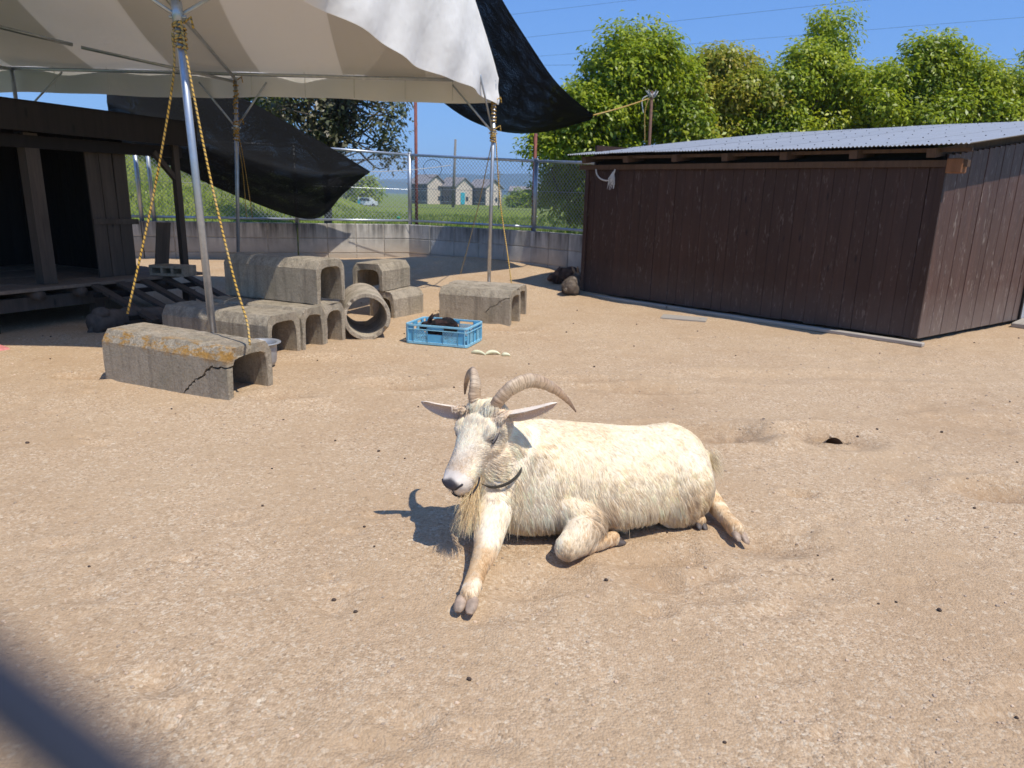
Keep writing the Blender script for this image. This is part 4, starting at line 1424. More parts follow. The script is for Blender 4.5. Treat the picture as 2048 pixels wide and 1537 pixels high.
def pipe():
    ax = unit(V(-0.27, 0.963, 0.0))
    side = V(ax[1], -ax[0], 0)
    c = V(-1.225, 5.86, 0.188)
    rng = np.random.default_rng(4)
    n = 40
    rings = []
    def ring(r, s, jit):
        return [c + ax * (s + jit[k] * 0.0) + (side * math.cos(2 * math.pi * k / n) + V(0, 0, 1) * math.sin(2 * math.pi * k / n)) * r for k in range(n)]
    j = rng.normal(0, 0.004, n)
    chip = np.zeros(n)
    for k in (33, 34, 35, 36):
        chip[k] = 0.03
    def ring2(r, s):
        return [c + ax * (s + chip[k] + j[k] * (s < 0.02)) + (side * math.cos(2 * math.pi * k / n) + V(0, 0, 1) * math.sin(2 * math.pi * k / n)) * r for k in range(n)]
    rings = [ring2(0.163, 0.72), ring2(0.163, 0.01), ring2(0.166, 0.0), ring2(0.193, 0.0), ring2(0.198, 0.01), ring(0.198, 0.4, j), ring(0.198, 0.72, j), ring(0.163, 0.72, j)]
    me = MB().loft(rings, cap=False).mesh('concrete_pipe', M['conc_pale'])
    link('concrete_pipe', smooth_by_angle(me, 35), None, 'round concrete pipe lying open end forward beside the stacked blocks', 'pipe')
pipe()

def pot():
    x, y = -1.74, 4.80
    t = thing('steel_pot', 'dented grey metal pot standing behind the open end of the cracked block', 'pot', loc=(x, y, float(zg(x, y))))
    prof = [(0.0, 0.012), (0.07, 0.012), (0.085, 0.02), (0.098, 0.05), (0.104, 0.14), (0.104, 0.165), (0.125, 0.172), (0.126, 0.178), (0.102, 0.176), (0.098, 0.14), (0.092, 0.05), (0.07, 0.026), (0.0, 0.024)]
    n = 32
    rings = [[(max(r, 0.001) * math.cos(2 * math.pi * k / n), max(r, 0.001) * math.sin(2 * math.pi * k / n), z) for k in range(n)] for r, z in prof]
    MB().loft(rings).build('body', M['bowl'], t, smooth=True)
    MB().tube([(0.128 * math.cos(a), 0.128 * math.sin(a), 0.175) for a in np.linspace(0, 6.283, 33)], 0.005, 6).build('rim', M['bowl'], t, smooth=True)
pot()

# ------------------------------------------------------------------ blue crate
def crate():
    FL, FR = V(-0.895, 5.80, 0), V(-0.375, 5.645, 0)
    ux = unit(FR - FL)
    L, D, H = 0.545, 0.375, 0.165
    t = thing('plastic_crate', 'light blue plastic crate with lattice sides holding a dark rabbit', 'crate', loc=(FL[0], FL[1], float(zg(-0.6, 5.8)) + 0.004))
    t.rotation_euler = (0, 0, math.atan2(ux[1], ux[0]))
    def frame(z, w, h, name, mat, ov=0.0):
        m = MB()
        a = 0.03
        pts = []
        for cx, cy, a0 in ((L - a, a, -90), (L - a, D - a, 0), (a, D - a, 90), (a, a, 180)):
            for k in range(5):
                q = R(a0 + 22.5 * k)
                pts.append((cx + (a + ov) * math.cos(q), cy + (a + ov) * math.sin(q)))
        n = len(pts)
        rings = []
        for (x, y) in pts:
            d = unit(V(x - L / 2, y - D / 2, 0))
            rings.append([(x, y, z - h / 2), (x, y, z + h / 2), (x - d[0] * w, y - d[1] * w, z + h / 2), (x - d[0] * w, y - d[1] * w, z - h / 2)])
        rings.append(rings[0])
        m.loft(rings, cap=False)
        return link(name, bevel_mesh(m.mesh(name, mat), 0.0015), t)
    frame(H - 0.008, 0.016, 0.016, 'top_rim', M['crate_rim'], 0.006)
    frame(H - 0.042, 0.006, 0.008, 'rib', M['crate_rim'], 0.004)
    frame(0.012, 0.012, 0.022, 'base_rim', M['crate_rim'], 0.003)
    th = 0.004
    def side(o, d, n, LL, segs):
        # o: start, d: along, n: inward
        for (a, b, kind) in segs:
            z0, z1 = 0.02, H - 0.014
            if kind == 'solid':
                MB().box(o + d * (a + b) / 2 + n * 0.006 + V(0, 0, (z0 + z1) / 2), (b - a, th, z1 - z0), (d, n, V(0, 0, 1))).build('panel', M['crate'], t)
            elif kind == 'handle':
                MB().box(o + d * (a + b) / 2 + n * 0.006 + V(0, 0, (z0 + 0.088) / 2), (b - a, th, 0.068), (d, n, V(0, 0, 1))).build('panel', M['crate'], t)
                MB().box(o + d * (a + b) / 2 + n * 0.006 + V(0, 0, H - 0.024), (b - a, th, 0.022), (d, n, V(0, 0, 1))).build('panel', M['crate'], t)
            else:
                m = MB()
                zt = H - 0.044
                st = 0.0215
                for s in (-1, 1):
                    x = a - (zt - z0)
                    while x < b + (zt - z0):
                        h0, h1 = 0.0, zt - z0
                        lo = max(h0, (a - x) * s if s > 0 else (x - b))
                        hi = min(h1, (b - x) if s > 0 else (x - a))
                        if s > 0:
                            lo = max(h0, a - x)
                        if hi - lo > 0.004:
                            p0 = o + d * (x + s * lo) + n * 0.006 + V(0, 0, z0 + lo)
                            p1 = o + d * (x + s * hi) + n * 0.006 + V(0, 0, z0 + hi)
                            m.bar(p0, p1, 0.0065, th, up=n)
                        x += st
                m.build('lattice_panel', M['crate_rim'], t)
            for q in (a, b):
                MB().box(o + d * q + n * 0.002 + V(0, 0, H / 2), (0.006, 0.010, H - 0.02), (d, n, V(0, 0, 1))).build('rib', M['crate_rim'], t)
    segs = [(0.022, 0.07, 'solid'), (0.07, 0.195, 'lattice'), (0.195, 0.335, 'handle'), (0.335, 0.465, 'lattice'), (0.465, L - 0.022, 'solid')]
    side(V(0, 0, 0), V(1, 0, 0), V(0, 1, 0), L, segs)
    side(V(0, D, 0), V(1, 0, 0), V(0, -1, 0), L, segs)
    seg2 = [(0.02, 0.06, 'solid'), (0.06, 0.15, 'lattice'), (0.15, 0.225, 'handle'), (0.225, 0.315, 'lattice'), (0.315, D - 0.02, 'solid')]
    side(V(0, 0, 0), V(0, 1, 0), V(1, 0, 0), D, seg2)
    side(V(L, 0, 0), V(0, 1, 0), V(-1, 0, 0), D, seg2)
    fl = MB()
    for i in range(15):
        fl.box((0.03 + i * (L - 0.06) / 14, D / 2, 0.016), (0.012, D - 0.03, 0.005))
    for i in range(10):
        fl.box((L / 2, 0.03 + i * (D - 0.06) / 9, 0.0155), (L - 0.03, 0.012, 0.004))
    fl.build('floor_grid', M['crate'], t)
    return t
CRATE = crate()

for k, (px, L, bend, lab) in enumerate((((-0.269, 5.430, 0.012), 0.13, 0.02, 'largest pale vegetable scrap on the sand nearest the blue crate'), ((-0.155, 5.417, 0.010), 0.12, 0.03, 'curved middle vegetable scrap on the sand'), ((-0.053, 5.384, 0.008), 0.07, 0.008, 'smallest vegetable scrap on the sand farthest right of three'))):
    p = V(*px)
    p[2] = float(zg(p[0], p[1])) + 0.01
    d = unit(V(1, (-0.5, 0.1, 0.0)[k], 0))
    MB().tube(catmull([p - d * L / 2 + V(0, 0, -0.004), p - d * L / 5 + V(0, bend * 0.6, bend * 0.3), p + d * L / 5 + V(0, bend * 0.5, bend * 0.3), p + d * L / 2 + V(0, 0, -0.006)], 4), [0.004, 0.008, 0.012, 0.015, 0.016, 0.016, 0.015, 0.014, 0.012, 0.01, 0.008, 0.006, 0.003], 7).build('vegetable_scrap', M['veg'], None, smooth=True, label=lab, cat='vegetable', group='vegetable scraps')

mt = thing('play_ramp', 'edge of a yellow and pink plastic piece at the left border of the yard', 'plastic piece')
for nm, z0, z1, e, mat in (('base', 0.0, 0.035, 0.0, 'pink_plastic'), ('top', 0.037, 0.085, 0.09, 'yellow_plastic')):
    q = [(-4.15, 4.98), (-3.75 - e, 5.06 + e * 0.3), (-3.72 - e, 5.13), (-4.15, 5.40)]
    MB().add([(x, y, z0) for x, y in q] + [(x - 0.02, y, z1 if k in (0, 3) else z0 + 0.018) for k, (x, y) in enumerate(q)], [(3, 2, 1, 0), (4, 5, 6, 7), (0, 1, 5, 4), (1, 2, 6, 5), (2, 3, 7, 6), (3, 0, 4, 7)]).build(nm, M[mat], mt)

# ------------------------------------------------------------------ the goat
def remesh(m, voxel, it=6, fac=0.5):
    me = m.mesh('tmp')
    o = link('tmp', me)
    r = o.modifiers.new('r', 'REMESH')
    r.mode = 'VOXEL'
    r.voxel_size = voxel
    s = o.modifiers.new('s', 'SMOOTH')
    s.factor = fac
    s.iterations = it
    bpy.context.view_layer.update()
    apply_mods(o)
    me = o.data
    bpy.data.objects.remove(o)
    return me

def limb(m, pts, rad, k=6, n=14):
    c = catmull(pts, k)
    rr = np.interp(np.linspace(0, len(pts) - 1, len(c)), range(len(pts)), rad)
    m.tube(c, list(rr), n)
    for p, r in ((c[0], rr[0]), (c[-1], rr[-1])):
        m.ellipsoid(p, (r, r, r), nu=n, nv=8)

def seg_dist(P, pts):
    best = np.full(len(P), 9.0)
    for a, b in zip(pts[:-1], pts[1:]):
        a, b = np.asarray(a), np.asarray(b)
        t = np.clip(((P - a) @ (b - a)) / ((b - a) @ (b - a)), 0, 1)
        best = np.minimum(best, np.linalg.norm(P - (a + t[:, None] * (b - a)), axis=1))
    return best

G_AX = unit(V(0.965, 0.262, 0))
G_SIDE = V(-G_AX[1], G_AX[0], 0)
H_O = V(*(-0.098, 2.345, 0.497))
H_M = V(*(-0.198, 2.185, 0.308))
H_F = unit(H_M - H_O)
_fl = unit(V(H_F[0], H_F[1], 0))
H_L = unit(V(-_fl[1], _fl[0], 0.05))        # goat's left
H_L = unit(H_L - H_F * (H_L @ H_F))
H_U = np.cross(H_F, H_L)
def hp(s, l, u):
    return H_O + H_F * s + H_L * l + H_U * u

LEG_R = [V(-0.02, 2.36, 0.19), V(-0.055, 2.25, 0.125), V(-0.070, 2.14, 0.070), V(-0.094, 2.03, 0.045), V(-0.108, 1.935, 0.036), V(-0.115, 1.90, 0.036)]
LEG_L = [V(0.18, 2.37, 0.15), V(0.275, 2.315, 0.085), V(0.245, 2.24, 0.060), V(0.205, 2.19, 0.050)]
CAN_L = [V(0.205, 2.19, 0.045), V(0.27, 2.235, 0.030), V(0.34, 2.285, 0.026), V(0.375, 2.315, 0.026)]
LEG_H = [V(0.70, 2.58, 0.13), V(0.77, 2.60, 0.075), V(0.805, 2.56, 0.055), V(0.822, 2.47, 0.042), V(0.838, 2.40, 0.034)]
LEG_H2 = [V(0.66, 2.52, 0.06), V(0.71, 2.50, 0.03), V(0.725, 2.485, 0.026)]

def ring_at(c, ax, side, up, w, top, bot, n=22, sq=2.3, pinch=0.0):
    out = []
    for k in range(n):
        a = 2 * math.pi * k / n
        ca, sa = math.cos(a), math.sin(a)
        x = w * math.copysign(abs(ca) ** (2 / sq), ca)
        y = math.copysign(abs(sa) ** (2 / sq), sa)
        z = top * y if y > 0 else -bot * y
        out.append(c + side * x * (1 - pinch * max(0, -y)) + up * z)
    return out

def build_goat():
    g = thing('goat', 'cream white horned goat with a beard lying on the sand', 'goat')
    m = MB()
    trunk = [(-0.125, 2.385, 0.205, 0.045, 0.06), (-0.095, 2.395, 0.20, 0.095, 0.11), (-0.04, 2.41, 0.195, 0.135, 0.165), (0.06, 2.44, 0.205, 0.165, 0.205), (0.20, 2.485, 0.20, 0.19, 0.195),
             (0.36, 2.53, 0.19, 0.215, 0.183), (0.50, 2.57, 0.182, 0.195, 0.172), (0.60, 2.60, 0.175, 0.175, 0.180), (0.69, 2.62, 0.160, 0.145, 0.165), (0.755, 2.64, 0.14, 0.095, 0.115), (0.785, 2.645, 0.13, 0.035, 0.05)]
    tk = np.array(catmull([V(*q) for q in trunk], 5))
    rings = [ring_at(V(x, y, z) * V(1, 1, 0) + V(0, 0, zc), G_AX, G_SIDE, V(0, 0, 1), w * 1.05, z + h - zc, -(zc - max(0.004, z - h)), 96, 2.1) for x, y, z, w, h in tk for zc in [min(z, 0.115)]]
    m.loft(rings)
    # spine ridge, shoulder, haunch, belly
    limb(m, [V(0.04, 2.45, 0.375), V(0.16, 2.49, 0.370), V(0.35, 2.54, 0.348), V(0.50, 2.58, 0.335), V(0.61, 2.605, 0.335), V(0.70, 2.63, 0.285), V(0.755, 2.645, 0.21)], [0.045, 0.036, 0.028, 0.028, 0.034, 0.036, 0.035])
    m.ellipsoid(V(0.615, 2.53, 0.295), (0.055, 0.04, 0.045), (G_AX, G_SIDE, V(0, 0, 1)))   # hip bone
    m.ellipsoid(V(0.10, 2.40, 0.335), (0.06, 0.045, 0.07), (G_AX, G_SIDE, V(0, 0, 1)))     # shoulder blade
    m.ellipsoid(V(0.12, 2.365, 0.20), (0.12, 0.075, 0.175), (G_AX, G_SIDE, V(0, 0, 1)))
    m.ellipsoid(V(0.635, 2.495, 0.150), (0.150, 0.090, 0.150), (unit(G_AX + V(0, 0, 0.25)), G_SIDE, unit(V(-0.25, 0, 1))))
    m.ellipsoid(V(0.38, 2.44, 0.13), (0.17, 0.12, 0.13), (G_AX, G_SIDE, V(0, 0, 1)))
    # neck
    limb(m, [V(0.05, 2.44, 0.25), V(0.0, 2.41, 0.335), V(-0.045, 2.385, 0.40), V(-0.075, 2.375, 0.43)], [0.145, 0.105, 0.078, 0.062])
    limb(m, [V(-0.045, 2.36, 0.18), V(-0.05, 2.345, 0.28), V(-0.065, 2.335, 0.365)], [0.10, 0.075, 0.055])
    # head
    H = [(-0.05, 0.030, -0.03, -0.085), (-0.03, 0.054, -0.010, -0.115), (0.01, 0.073, 0.003, -0.140), (0.05, 0.081, 0.009, -0.152), (0.09, 0.080, 0.008, -0.156), (0.13, 0.068, 0.002, -0.150), (0.165, 0.058, -0.003, -0.142),
         (0.205, 0.053, -0.006, -0.135), (0.24, 0.0535, -0.009, -0.130), (0.266, 0.052, -0.013, -0.124), (0.286, 0.046, -0.020, -0.115), (0.302, 0.029, -0.036, -0.095)]
    rings = []
    for s, w, tp, bt in H:
        mid = (tp + bt) / 2 + 0.012
        rings.append(ring_at(hp(s, 0, mid), H_F, H_L, H_U, w, tp - mid, bt - mid, 24, 2.35, 0.26))
    m.loft(rings)
    for sgn in (-1, 1):
        m.ellipsoid(hp(0.080, sgn * 0.060, -0.016), (0.036, 0.022, 0.018), (H_F, H_L, H_U))          # brow
        m.ellipsoid(hp(0.085, sgn * 0.060, -0.092), (0.058, 0.027, 0.050), (H_F, H_L, H_U))           # cheek
        m.ellipsoid(hp(0.035, sgn * 0.068, -0.065), (0.055, 0.028, 0.055), (H_F, H_L, H_U))
        m.ellipsoid(hp(0.278, sgn * 0.022, -0.034), (0.020, 0.017, 0.018), (H_F, H_L, H_U))          # nostril pad
        m.ellipsoid(hp(0.262, sgn * 0.028, -0.066), (0.036, 0.021, 0.018), (H_F, H_L, H_U))          # upper lip
        m.ellipsoid(hp(0.00, sgn * 0.030, -0.005), (0.028, 0.026, 0.022), (H_F, H_L, H_U))           # horn boss
    m.ellipsoid(hp(0.266, 0, -0.115), (0.030, 0.036, 0.016), (H_F, H_L, H_U))                        # lower lip
    m.ellipsoid(hp(0.235, 0, -0.128), (0.04, 0.030, 0.020), (H_F, H_L, H_U))
    # legs
    limb(m, LEG_R, [0.075, 0.062, 0.044, 0.028, 0.029, 0.026])
    m.ellipsoid(LEG_R[2] + V(0, -0.01, 0.004), (0.040, 0.05, 0.038))
    limb(m, LEG_L, [0.09, 0.074, 0.060, 0.047])
    limb(m, CAN_L, [0.038, 0.026, 0.023, 0.026])
    limb(m, LEG_H, [0.085, 0.055, 0.036, 0.027, 0.031])
    limb(m, LEG_H2, [0.05, 0.028, 0.026])
    # tail
    limb(m, [V(0.745, 2.65, 0.23), V(0.785, 2.66, 0.215), V(0.80, 2.66, 0.18)], [0.032, 0.018, 0.010])
    body = remesh(m, 0.0055, 9)
    # ears: cupped leaves joined onto the same mesh
    bm = bmesh.new()
    bm.from_mesh(body)
    ears = []
    for sgn, tip, wd, fc in ((-1, V(*(-0.315, 2.370, 0.500)), 0.023, V(0, -0.85, -0.42)), (1, V(*(0.151, 2.270, 0.538)), 0.023, V(0.1, -0.68, -0.66))):
        base = hp(0.018, sgn * 0.052, -0.028)
        d = unit(tip - base)
        L = np.linalg.norm(tip - base)
        wdir = unit(np.cross(d, fc) * (1))
        nrm = unit(np.cross(wdir, d))
        if nrm @ fc < 0:
            nrm = -nrm
        rows = []
        for t in np.linspace(0, 1, 12):
            w = wd * (0.45 + 1.0 * math.sin(min(1, t * 1.25 + 0.12) * math.pi * 0.72) ** 0.8) * (1 - t ** 4) ** 0.6 * 0.85 + 0.0015
            c = base + d * L * t + V(0, 0, -0.012 * math.sin(t * 3.0))
            cup = 0.95 * w
            ring = []
            for k in range(16):
                a = 2 * math.pi * k / 16
                q = math.cos(a)
                th = 0.0035 * (1 - 0.4 * t)
                ring.append(c + wdir * w * q + nrm * (cup * (q * q - 0.6) + th * math.sin(a)))
            rows.append(ring)
        ears.append((rows, base, d, nrm))
        vv = [[bm.verts.new(p) for p in r] for r in rows]
        for i in range(len(vv) - 1):
            for k in range(16):
                bm.faces.new((vv[i][k], vv[i][(k + 1) % 16], vv[i + 1][(k + 1) % 16], vv[i + 1][k]))
        bm.faces.new(vv[-1])
    bmesh.ops.recalc_face_normals(bm, faces=bm.faces)
    for f in bm.faces:
        f.smooth = True
    bm.to_mesh(body)
    bm.free()
    nv = len(body.vertices)
    co = np.empty(nv * 3, dtype=np.float64)
    body.vertices.foreach_get('co', co)
    co = co.reshape(-1, 3)

    def local(P):
        q = P - H_O
        return q @ H_F, q @ H_L, q @ H_U
    ear_pts = [[e[1] + e[2] * 0.03, e[1] + e[2] * 0.24] for e in ears]
    def base_colour(P):
        n = len(P)
        s, l, u = local(P)
        cream = np.array([0.88, 0.755, 0.555])
        yellow = np.array([0.84, 0.665, 0.43])
        white = np.array([0.90, 0.81, 0.655])
        f = sstep(0.52, 0.72, vnoise(P, 6.5)) * 0.65
        c = cream * (1 - f[:, None]) + yellow * f[:, None]
        f = sstep(0.45, 0.7, vnoise(P + 5.0, 4.0)) * 0.6
        c = c * (1 - f[:, None]) + white * f[:, None]
        dirt = sstep(0.62, 0.78, vnoise(P + 11.0, 9.0)) * sstep(0.22, 0.08, P[:, 2]) * 0.5
        c = c * (1 - dirt[:, None]) + np.array([0.40, 0.25, 0.12]) * dirt[:, None]
        head = sstep(-0.06, -0.02, s) * (np.abs(l) < 0.16) * (u > -0.175) * (P[:, 1] < 2.45) * (P[:, 2] > 0.19)
        hw = np.array([0.93, 0.82, 0.645])
        c = c * (1 - head[:, None]) + hw * head[:, None]
        ins = head > 0.5
        bl = sstep(0.50, 0.72, vnoise(P + 2.0, 22.0)) * 0.25 * ins * (s > 0.02)
        c = c * (1 - bl[:, None]) + np.array([0.60, 0.45, 0.31]) * bl[:, None]
        bridge = sstep(0.15, 0.22, s) * sstep(0.27, 0.24, s) * sstep(-0.03, -0.012, u) * 0.45 * ins
        c = c * (1 - bridge[:, None]) + np.array([0.52, 0.38, 0.27]) * bridge[:, None]
        for sg in (-1, 1):
            e = sstep(0.044, 0.016, np.sqrt(((s - 0.092) * 1.05) ** 2 + (l - sg * 0.076) ** 2 + ((u + 0.036) * 1.15) ** 2)) * 0.62 * ins
            c = c * (1 - e[:, None]) + np.array([0.20, 0.185, 0.185]) * e[:, None]
        mz = sstep(0.235, 0.265, s + 0.25 * np.minimum(0, u + 0.05)) * ins * 0.7
        c = c * (1 - mz[:, None]) + np.array([0.80, 0.70, 0.60]) * mz[:, None]
        nose = sstep(0.268, 0.280, s - 0.38 * np.abs(l)) * sstep(-0.060, -0.052, u - 0.9 * np.maximum(0, np.abs(l) - 0.008)) * ins
        c = c * (1 - nose[:, None]) + np.array([0.075, 0.07, 0.078]) * nose[:, None]
        lip = sstep(0.25, 0.275, s) * sstep(-0.098, -0.104, u) * ins * 0.75
        c = c * (1 - lip[:, None]) + np.array([0.26, 0.17, 0.15]) * lip[:, None]
        for ep in ear_pts:
            e = sstep(0.05, 0.035, seg_dist(P, ep)) * (s < 0.08)
            c = c * (1 - e[:, None]) + np.array([0.85, 0.715, 0.56]) * e[:, None]
        for leg, a in ((LEG_R[2:], 0.75), (CAN_L[1:], 0.85), (LEG_H[2:], 0.9), (LEG_H2, 0.8)):
            e = sstep(0.06, 0.03, seg_dist(P, leg)) * a * sstep(0.30, 0.70, 0.55 * vnoise(P, 16.0) + 0.55 * vnoise(P + 4.0, 40.0))
            c = c * (1 - e[:, None]) + np.array([0.66, 0.45, 0.24]) * e[:, None]
        return c
    _c0 = base_colour
    def colour(P):          # fine streaks and grubby flecks all over
        c = _c0(P)
        f = 0.87 + 0.15 * vnoise(P, 75.0) + 0.14 * vnoise(P + 3.0, 150.0)
        f2 = sstep(0.66, 0.85, vnoise(P + 8.0, 30.0)) * 0.10
        c = c * f[:, None]
        return c * (1 - f2[:, None]) + np.array([0.50, 0.37, 0.24]) * f2[:, None]
    col = colour(co)
    for j in range(2 * 12 * 16):          # inside of the ears
        if math.sin(2 * math.pi * (j % 16) / 16) > 0.1:
            col[nv - 2 * 12 * 16 + j] = (0.66, 0.51, 0.41)
    body.color_attributes.new('col', 'FLOAT_COLOR', 'POINT').data.foreach_set('color', np.concatenate([col * 0.97, np.ones((nv, 1))], 1).astype(np.float32).ravel())
    body.materials.append(M['skin'])
    bo = link('body', body, g)

    # ---- fur
    rng = np.random.default_rng(17)
    body.calc_loop_triangles()
    nt = len(body.loop_triangles)
    tri = np.empty(nt * 3, dtype=np.int32)
    body.loop_triangles.foreach_get('vertices', tri)
    tri = tri.reshape(-1, 3)
    A, B, C = co[tri[:, 0]], co[tri[:, 1]], co[tri[:, 2]]
    cr = np.cross(B - A, C - A)
    area = np.linalg.norm(cr, axis=1) / 2
    nrm = cr / (2 * area[:, None] + 1e-12)
    cen = (A + B + C) / 3
    s, l, u = local(cen)
    is_head = (s > -0.035) & (np.abs(l) < 0.105) & (u > -0.155) & (cen[:, 1] < 2.42)
    d_ear = np.minimum(*[seg_dist(cen, e) for e in ear_pts])
    is_ear = (d_ear < 0.05) & (np.abs(l) > 0.098) & (u > -0.085)
    leg_lines = [LEG_R[1:], LEG_L[2:], CAN_L, LEG_H[1:], LEG_H2]
    d_leg = np.min([seg_dist(cen, e) for e in leg_lines], axis=0)
    low_leg = (np.min([seg_dist(cen, e) for e in (LEG_R[2:], CAN_L, LEG_H[2:], LEG_H2)], axis=0) < 0.055)
    is_leg = (d_leg < 0.075) & ((cen[:, 1] < 2.25) | (cen[:, 0] > 0.74))
    ln = 0.022 + 0.014 * sstep(0.30, 0.10, cen[:, 2])
    neckzone = (cen[:, 0] < 0.08) & (cen[:, 2] > 0.12)
    ln = np.where(neckzone, 0.036, ln)
    ln = np.where(is_leg, 0.022, ln)
    ln = np.where(low_leg, 0.013, ln)
    face = sstep(0.02, 0.2, s)
    ln = np.where(is_head, 0.020 * (1 - face) + 0.010 * face, ln)
    ln = np.where(is_head & (u < -0.10) & (s < 0.2), 0.024, ln)
    ln = np.where(is_ear, 0.007, ln)
    dens = np.where(is_head, 2.3, np.where(low_leg, 1.5, 1.0)) * (cen[:, 2] > 0.006)
    dens = np.where(is_head & (s > 0.25), 0.2, dens)
    dens = np.where(is_ear, 0.4, dens)
    dens = np.where(is_head & (s > 0.258) & (u > -0.055), 0.0, dens)
    eye_d = np.minimum(np.linalg.norm(cen - hp(0.092, 0.078, -0.036), axis=1), np.linalg.norm(cen - hp(0.092, -0.078, -0.036), axis=1))
    dens = np.where(eye_d < 0.020, 0.25, dens)
    w = area * dens
    N = 120000
    pick = rng.choice(nt, N, p=w / w.sum())
    r1, r2 = np.sqrt(rng.random(N)), rng.random(N)
    root = A[pick] * (1 - r1)[:, None] + B[pick] * (r1 * (1 - r2))[:, None] + C[pick] * (r1 * r2)[:, None]
    nn = nrm[pick]
    L = ln[pick] * (0.65 + 0.6 * rng.random(N))
    hd = is_head[pick]
    lg = is_leg[pick] | low_leg[pick]
    flow = np.tile(G_AX * 0.45 + V(0, 0, -0.9), (N, 1))
    top = sstep(0.30, 0.40, root[:, 2]) * (~hd)
    flow += top[:, None] * (G_AX * 0.6 + V(0, -0.55, 0.15))
    flow[hd] = (-H_F * 0.7 + V(0, 0, -0.25))
    fore = hd & (s[pick] < 0.07) & (u[pick] > -0.03)
    L = np.where(fore, L * 1.5, L)
    flow[fore] = H_F * 0.8 + H_L * 0.15
    ck = hd & (u[pick] < -0.06)
    flow[ck] = -H_F * 0.6 - H_U * 0.8
    flow[lg] = V(-0.05, -0.55, -0.6)
    swirl = np.stack([vnoise(root, 11.0), vnoise(root + 7.7, 11.0), vnoise(root + 3.3, 11.0)], 1) - 0.5
    flow += swirl * np.where(hd, 0.65, np.where(lg, 0.7, 0.85))[:, None]
    flow -= nn * np.sum(flow * nn, 1)[:, None]
    flow /= np.linalg.norm(flow, axis=1)[:, None] + 1e-9
    lift = np.where(hd, 0.20, np.where(lg, 0.2, 0.16))
    d = flow + nn * lift[:, None] + (rng.random((N, 3)) - 0.5) * 0.25
    d /= np.linalg.norm(d, axis=1)[:, None]
    # clumps
    NC = 5200
    ci = rng.choice(N, NC, replace=False)
    kd = kdtree.KDTree(NC)
    for i, k in enumerate(ci):
        kd.insert(root[k], i)
    kd.balance()
    near = np.array([kd.find(p)[1] for p in root])
    ck_root, ck_d, ck_L = root[ci][near], d[ci][near], L[ci][near]
    K = 5
    T = np.linspace(0, 1, K)
    pts = np.empty((N, K, 3))
    for j, t in enumerate(T):
        p = root + d * (L * t)[:, None] + (-nn * 0.25 * (L * t * t)[:, None]) + np.array([0, 0, -0.25]) * (L * t * t)[:, None]
        cp = ck_root + ck_d * (np.maximum(ck_L, L) * t)[:, None] - nn * 0.2 * (L * t * t)[:, None] + np.array([0, 0, -0.25]) * (L * t * t)[:, None]
        k = np.where(hd | lg, 0.42, 0.35 + 0.2 * sstep(0.33, 0.15, root[:, 2])) * t ** 1.1
        k = np.where(np.linalg.norm(ck_root - root, axis=1) > 0.03, 0, k)
        pts[:, j] = p * (1 - k)[:, None] + cp * k[:, None]
    gz = 0.003 + 0.004 * rng.random(N)
    pts[..., 2] = np.maximum(pts[..., 2], gz[:, None])
    hc = colour(root)
    cl = 0.88 + 0.20 * rng.random(NC)
    tint = (vnoise(ck_root, 30.0) - 0.5)
    cl_ = np.where(hd, 0.88 + 0.9 * (cl[near] - 0.88), cl[near])
    hc = hc * (cl_ * (0.86 + 0.25 * rng.random(N)))[:, None] * (1 + np.outer(tint, [0.05, -0.03, -0.16]))
    rad = np.where(hd, 0.0010, np.where(lg, 0.0007, 0.00085))

    # beard, tail tuft, belly fringe
    ex_p, ex_c, ex_r = [], [], []
    def tuft(n, rootf, tipf, c0, r):
        for i in range(n):
            a = rootf()
            b = tipf(a)
            mid = (a + b) / 2 + (rng.random(3) - 0.5) * 0.02
            q = np.array(catmull([a, mid, b], 2))
            q[:, 2] = np.maximum(q[:, 2], 0.004)
            ex_p.append(q)
            ex_c.append(np.array(c0) * (0.7 + 0.6 * rng.random()))
            ex_r.append(r)
    tuft(330, lambda: hp(0.17 + 0.07 * rng.random(), (rng.random() - 0.5) * 0.035, -0.132),
         lambda a: V(*(-0.152, 2.160, 0.092)) + V(rng.normal() * 0.022 + (a[0] + 0.15) * 0.2, rng.normal() * 0.016, 0.13 * rng.random() ** 1.1), (0.84, 0.65, 0.40), 0.0009)
    tuft(160, lambda: hp(0.10 + 0.06 * rng.random(), (rng.random() - 0.5) * 0.06, -0.138), lambda a: a + V(-0.01, 0.0, -0.10) + (rng.random(3) - 0.5) * 0.04, (0.66, 0.52, 0.36), 0.0009)
    tuft(150, lambda: V(0.785, 2.655, 0.215) + (rng.random(3) - 0.5) * V(0.06, 0.04, 0.07), lambda a: a + V(0.02 + 0.03 * rng.random(), -0.015, -0.03 - 0.05 * rng.random()), (0.78, 0.66, 0.46), 0.0009)
    tuft(1, lambda: V(0.44, 2.335, 0.06) + G_AX * (rng.random() - 0.5) * 0.16 + V(0, 0.02 * rng.random(), 0.04 * rng.random()), lambda a: a + V(0.01 * rng.random(), -0.025 - 0.02 * rng.random(), -0.07), (0.72, 0.58, 0.38), 0.0009)
    tuft(220, lambda: V(-0.02, 2.30, 0.20) + (rng.random(3) - 0.5) * V(0.16, 0.05, 0.12), lambda a: a + V(-0.01 + 0.03 * (rng.random() - 0.5), -0.035, -0.085 - 0.03 * rng.random()), (0.77, 0.66, 0.48), 0.0009)

    hcv = bpy.data.hair_curves.new('fur')
    sizes = [K] * N + [len(p) for p in ex_p]
    hcv.add_curves(sizes)
    allp = np.concatenate([pts.reshape(-1, 3)] + ex_p)
    hcv.attributes['position'].data.foreach_set('vector', allp.astype(np.float32).ravel())
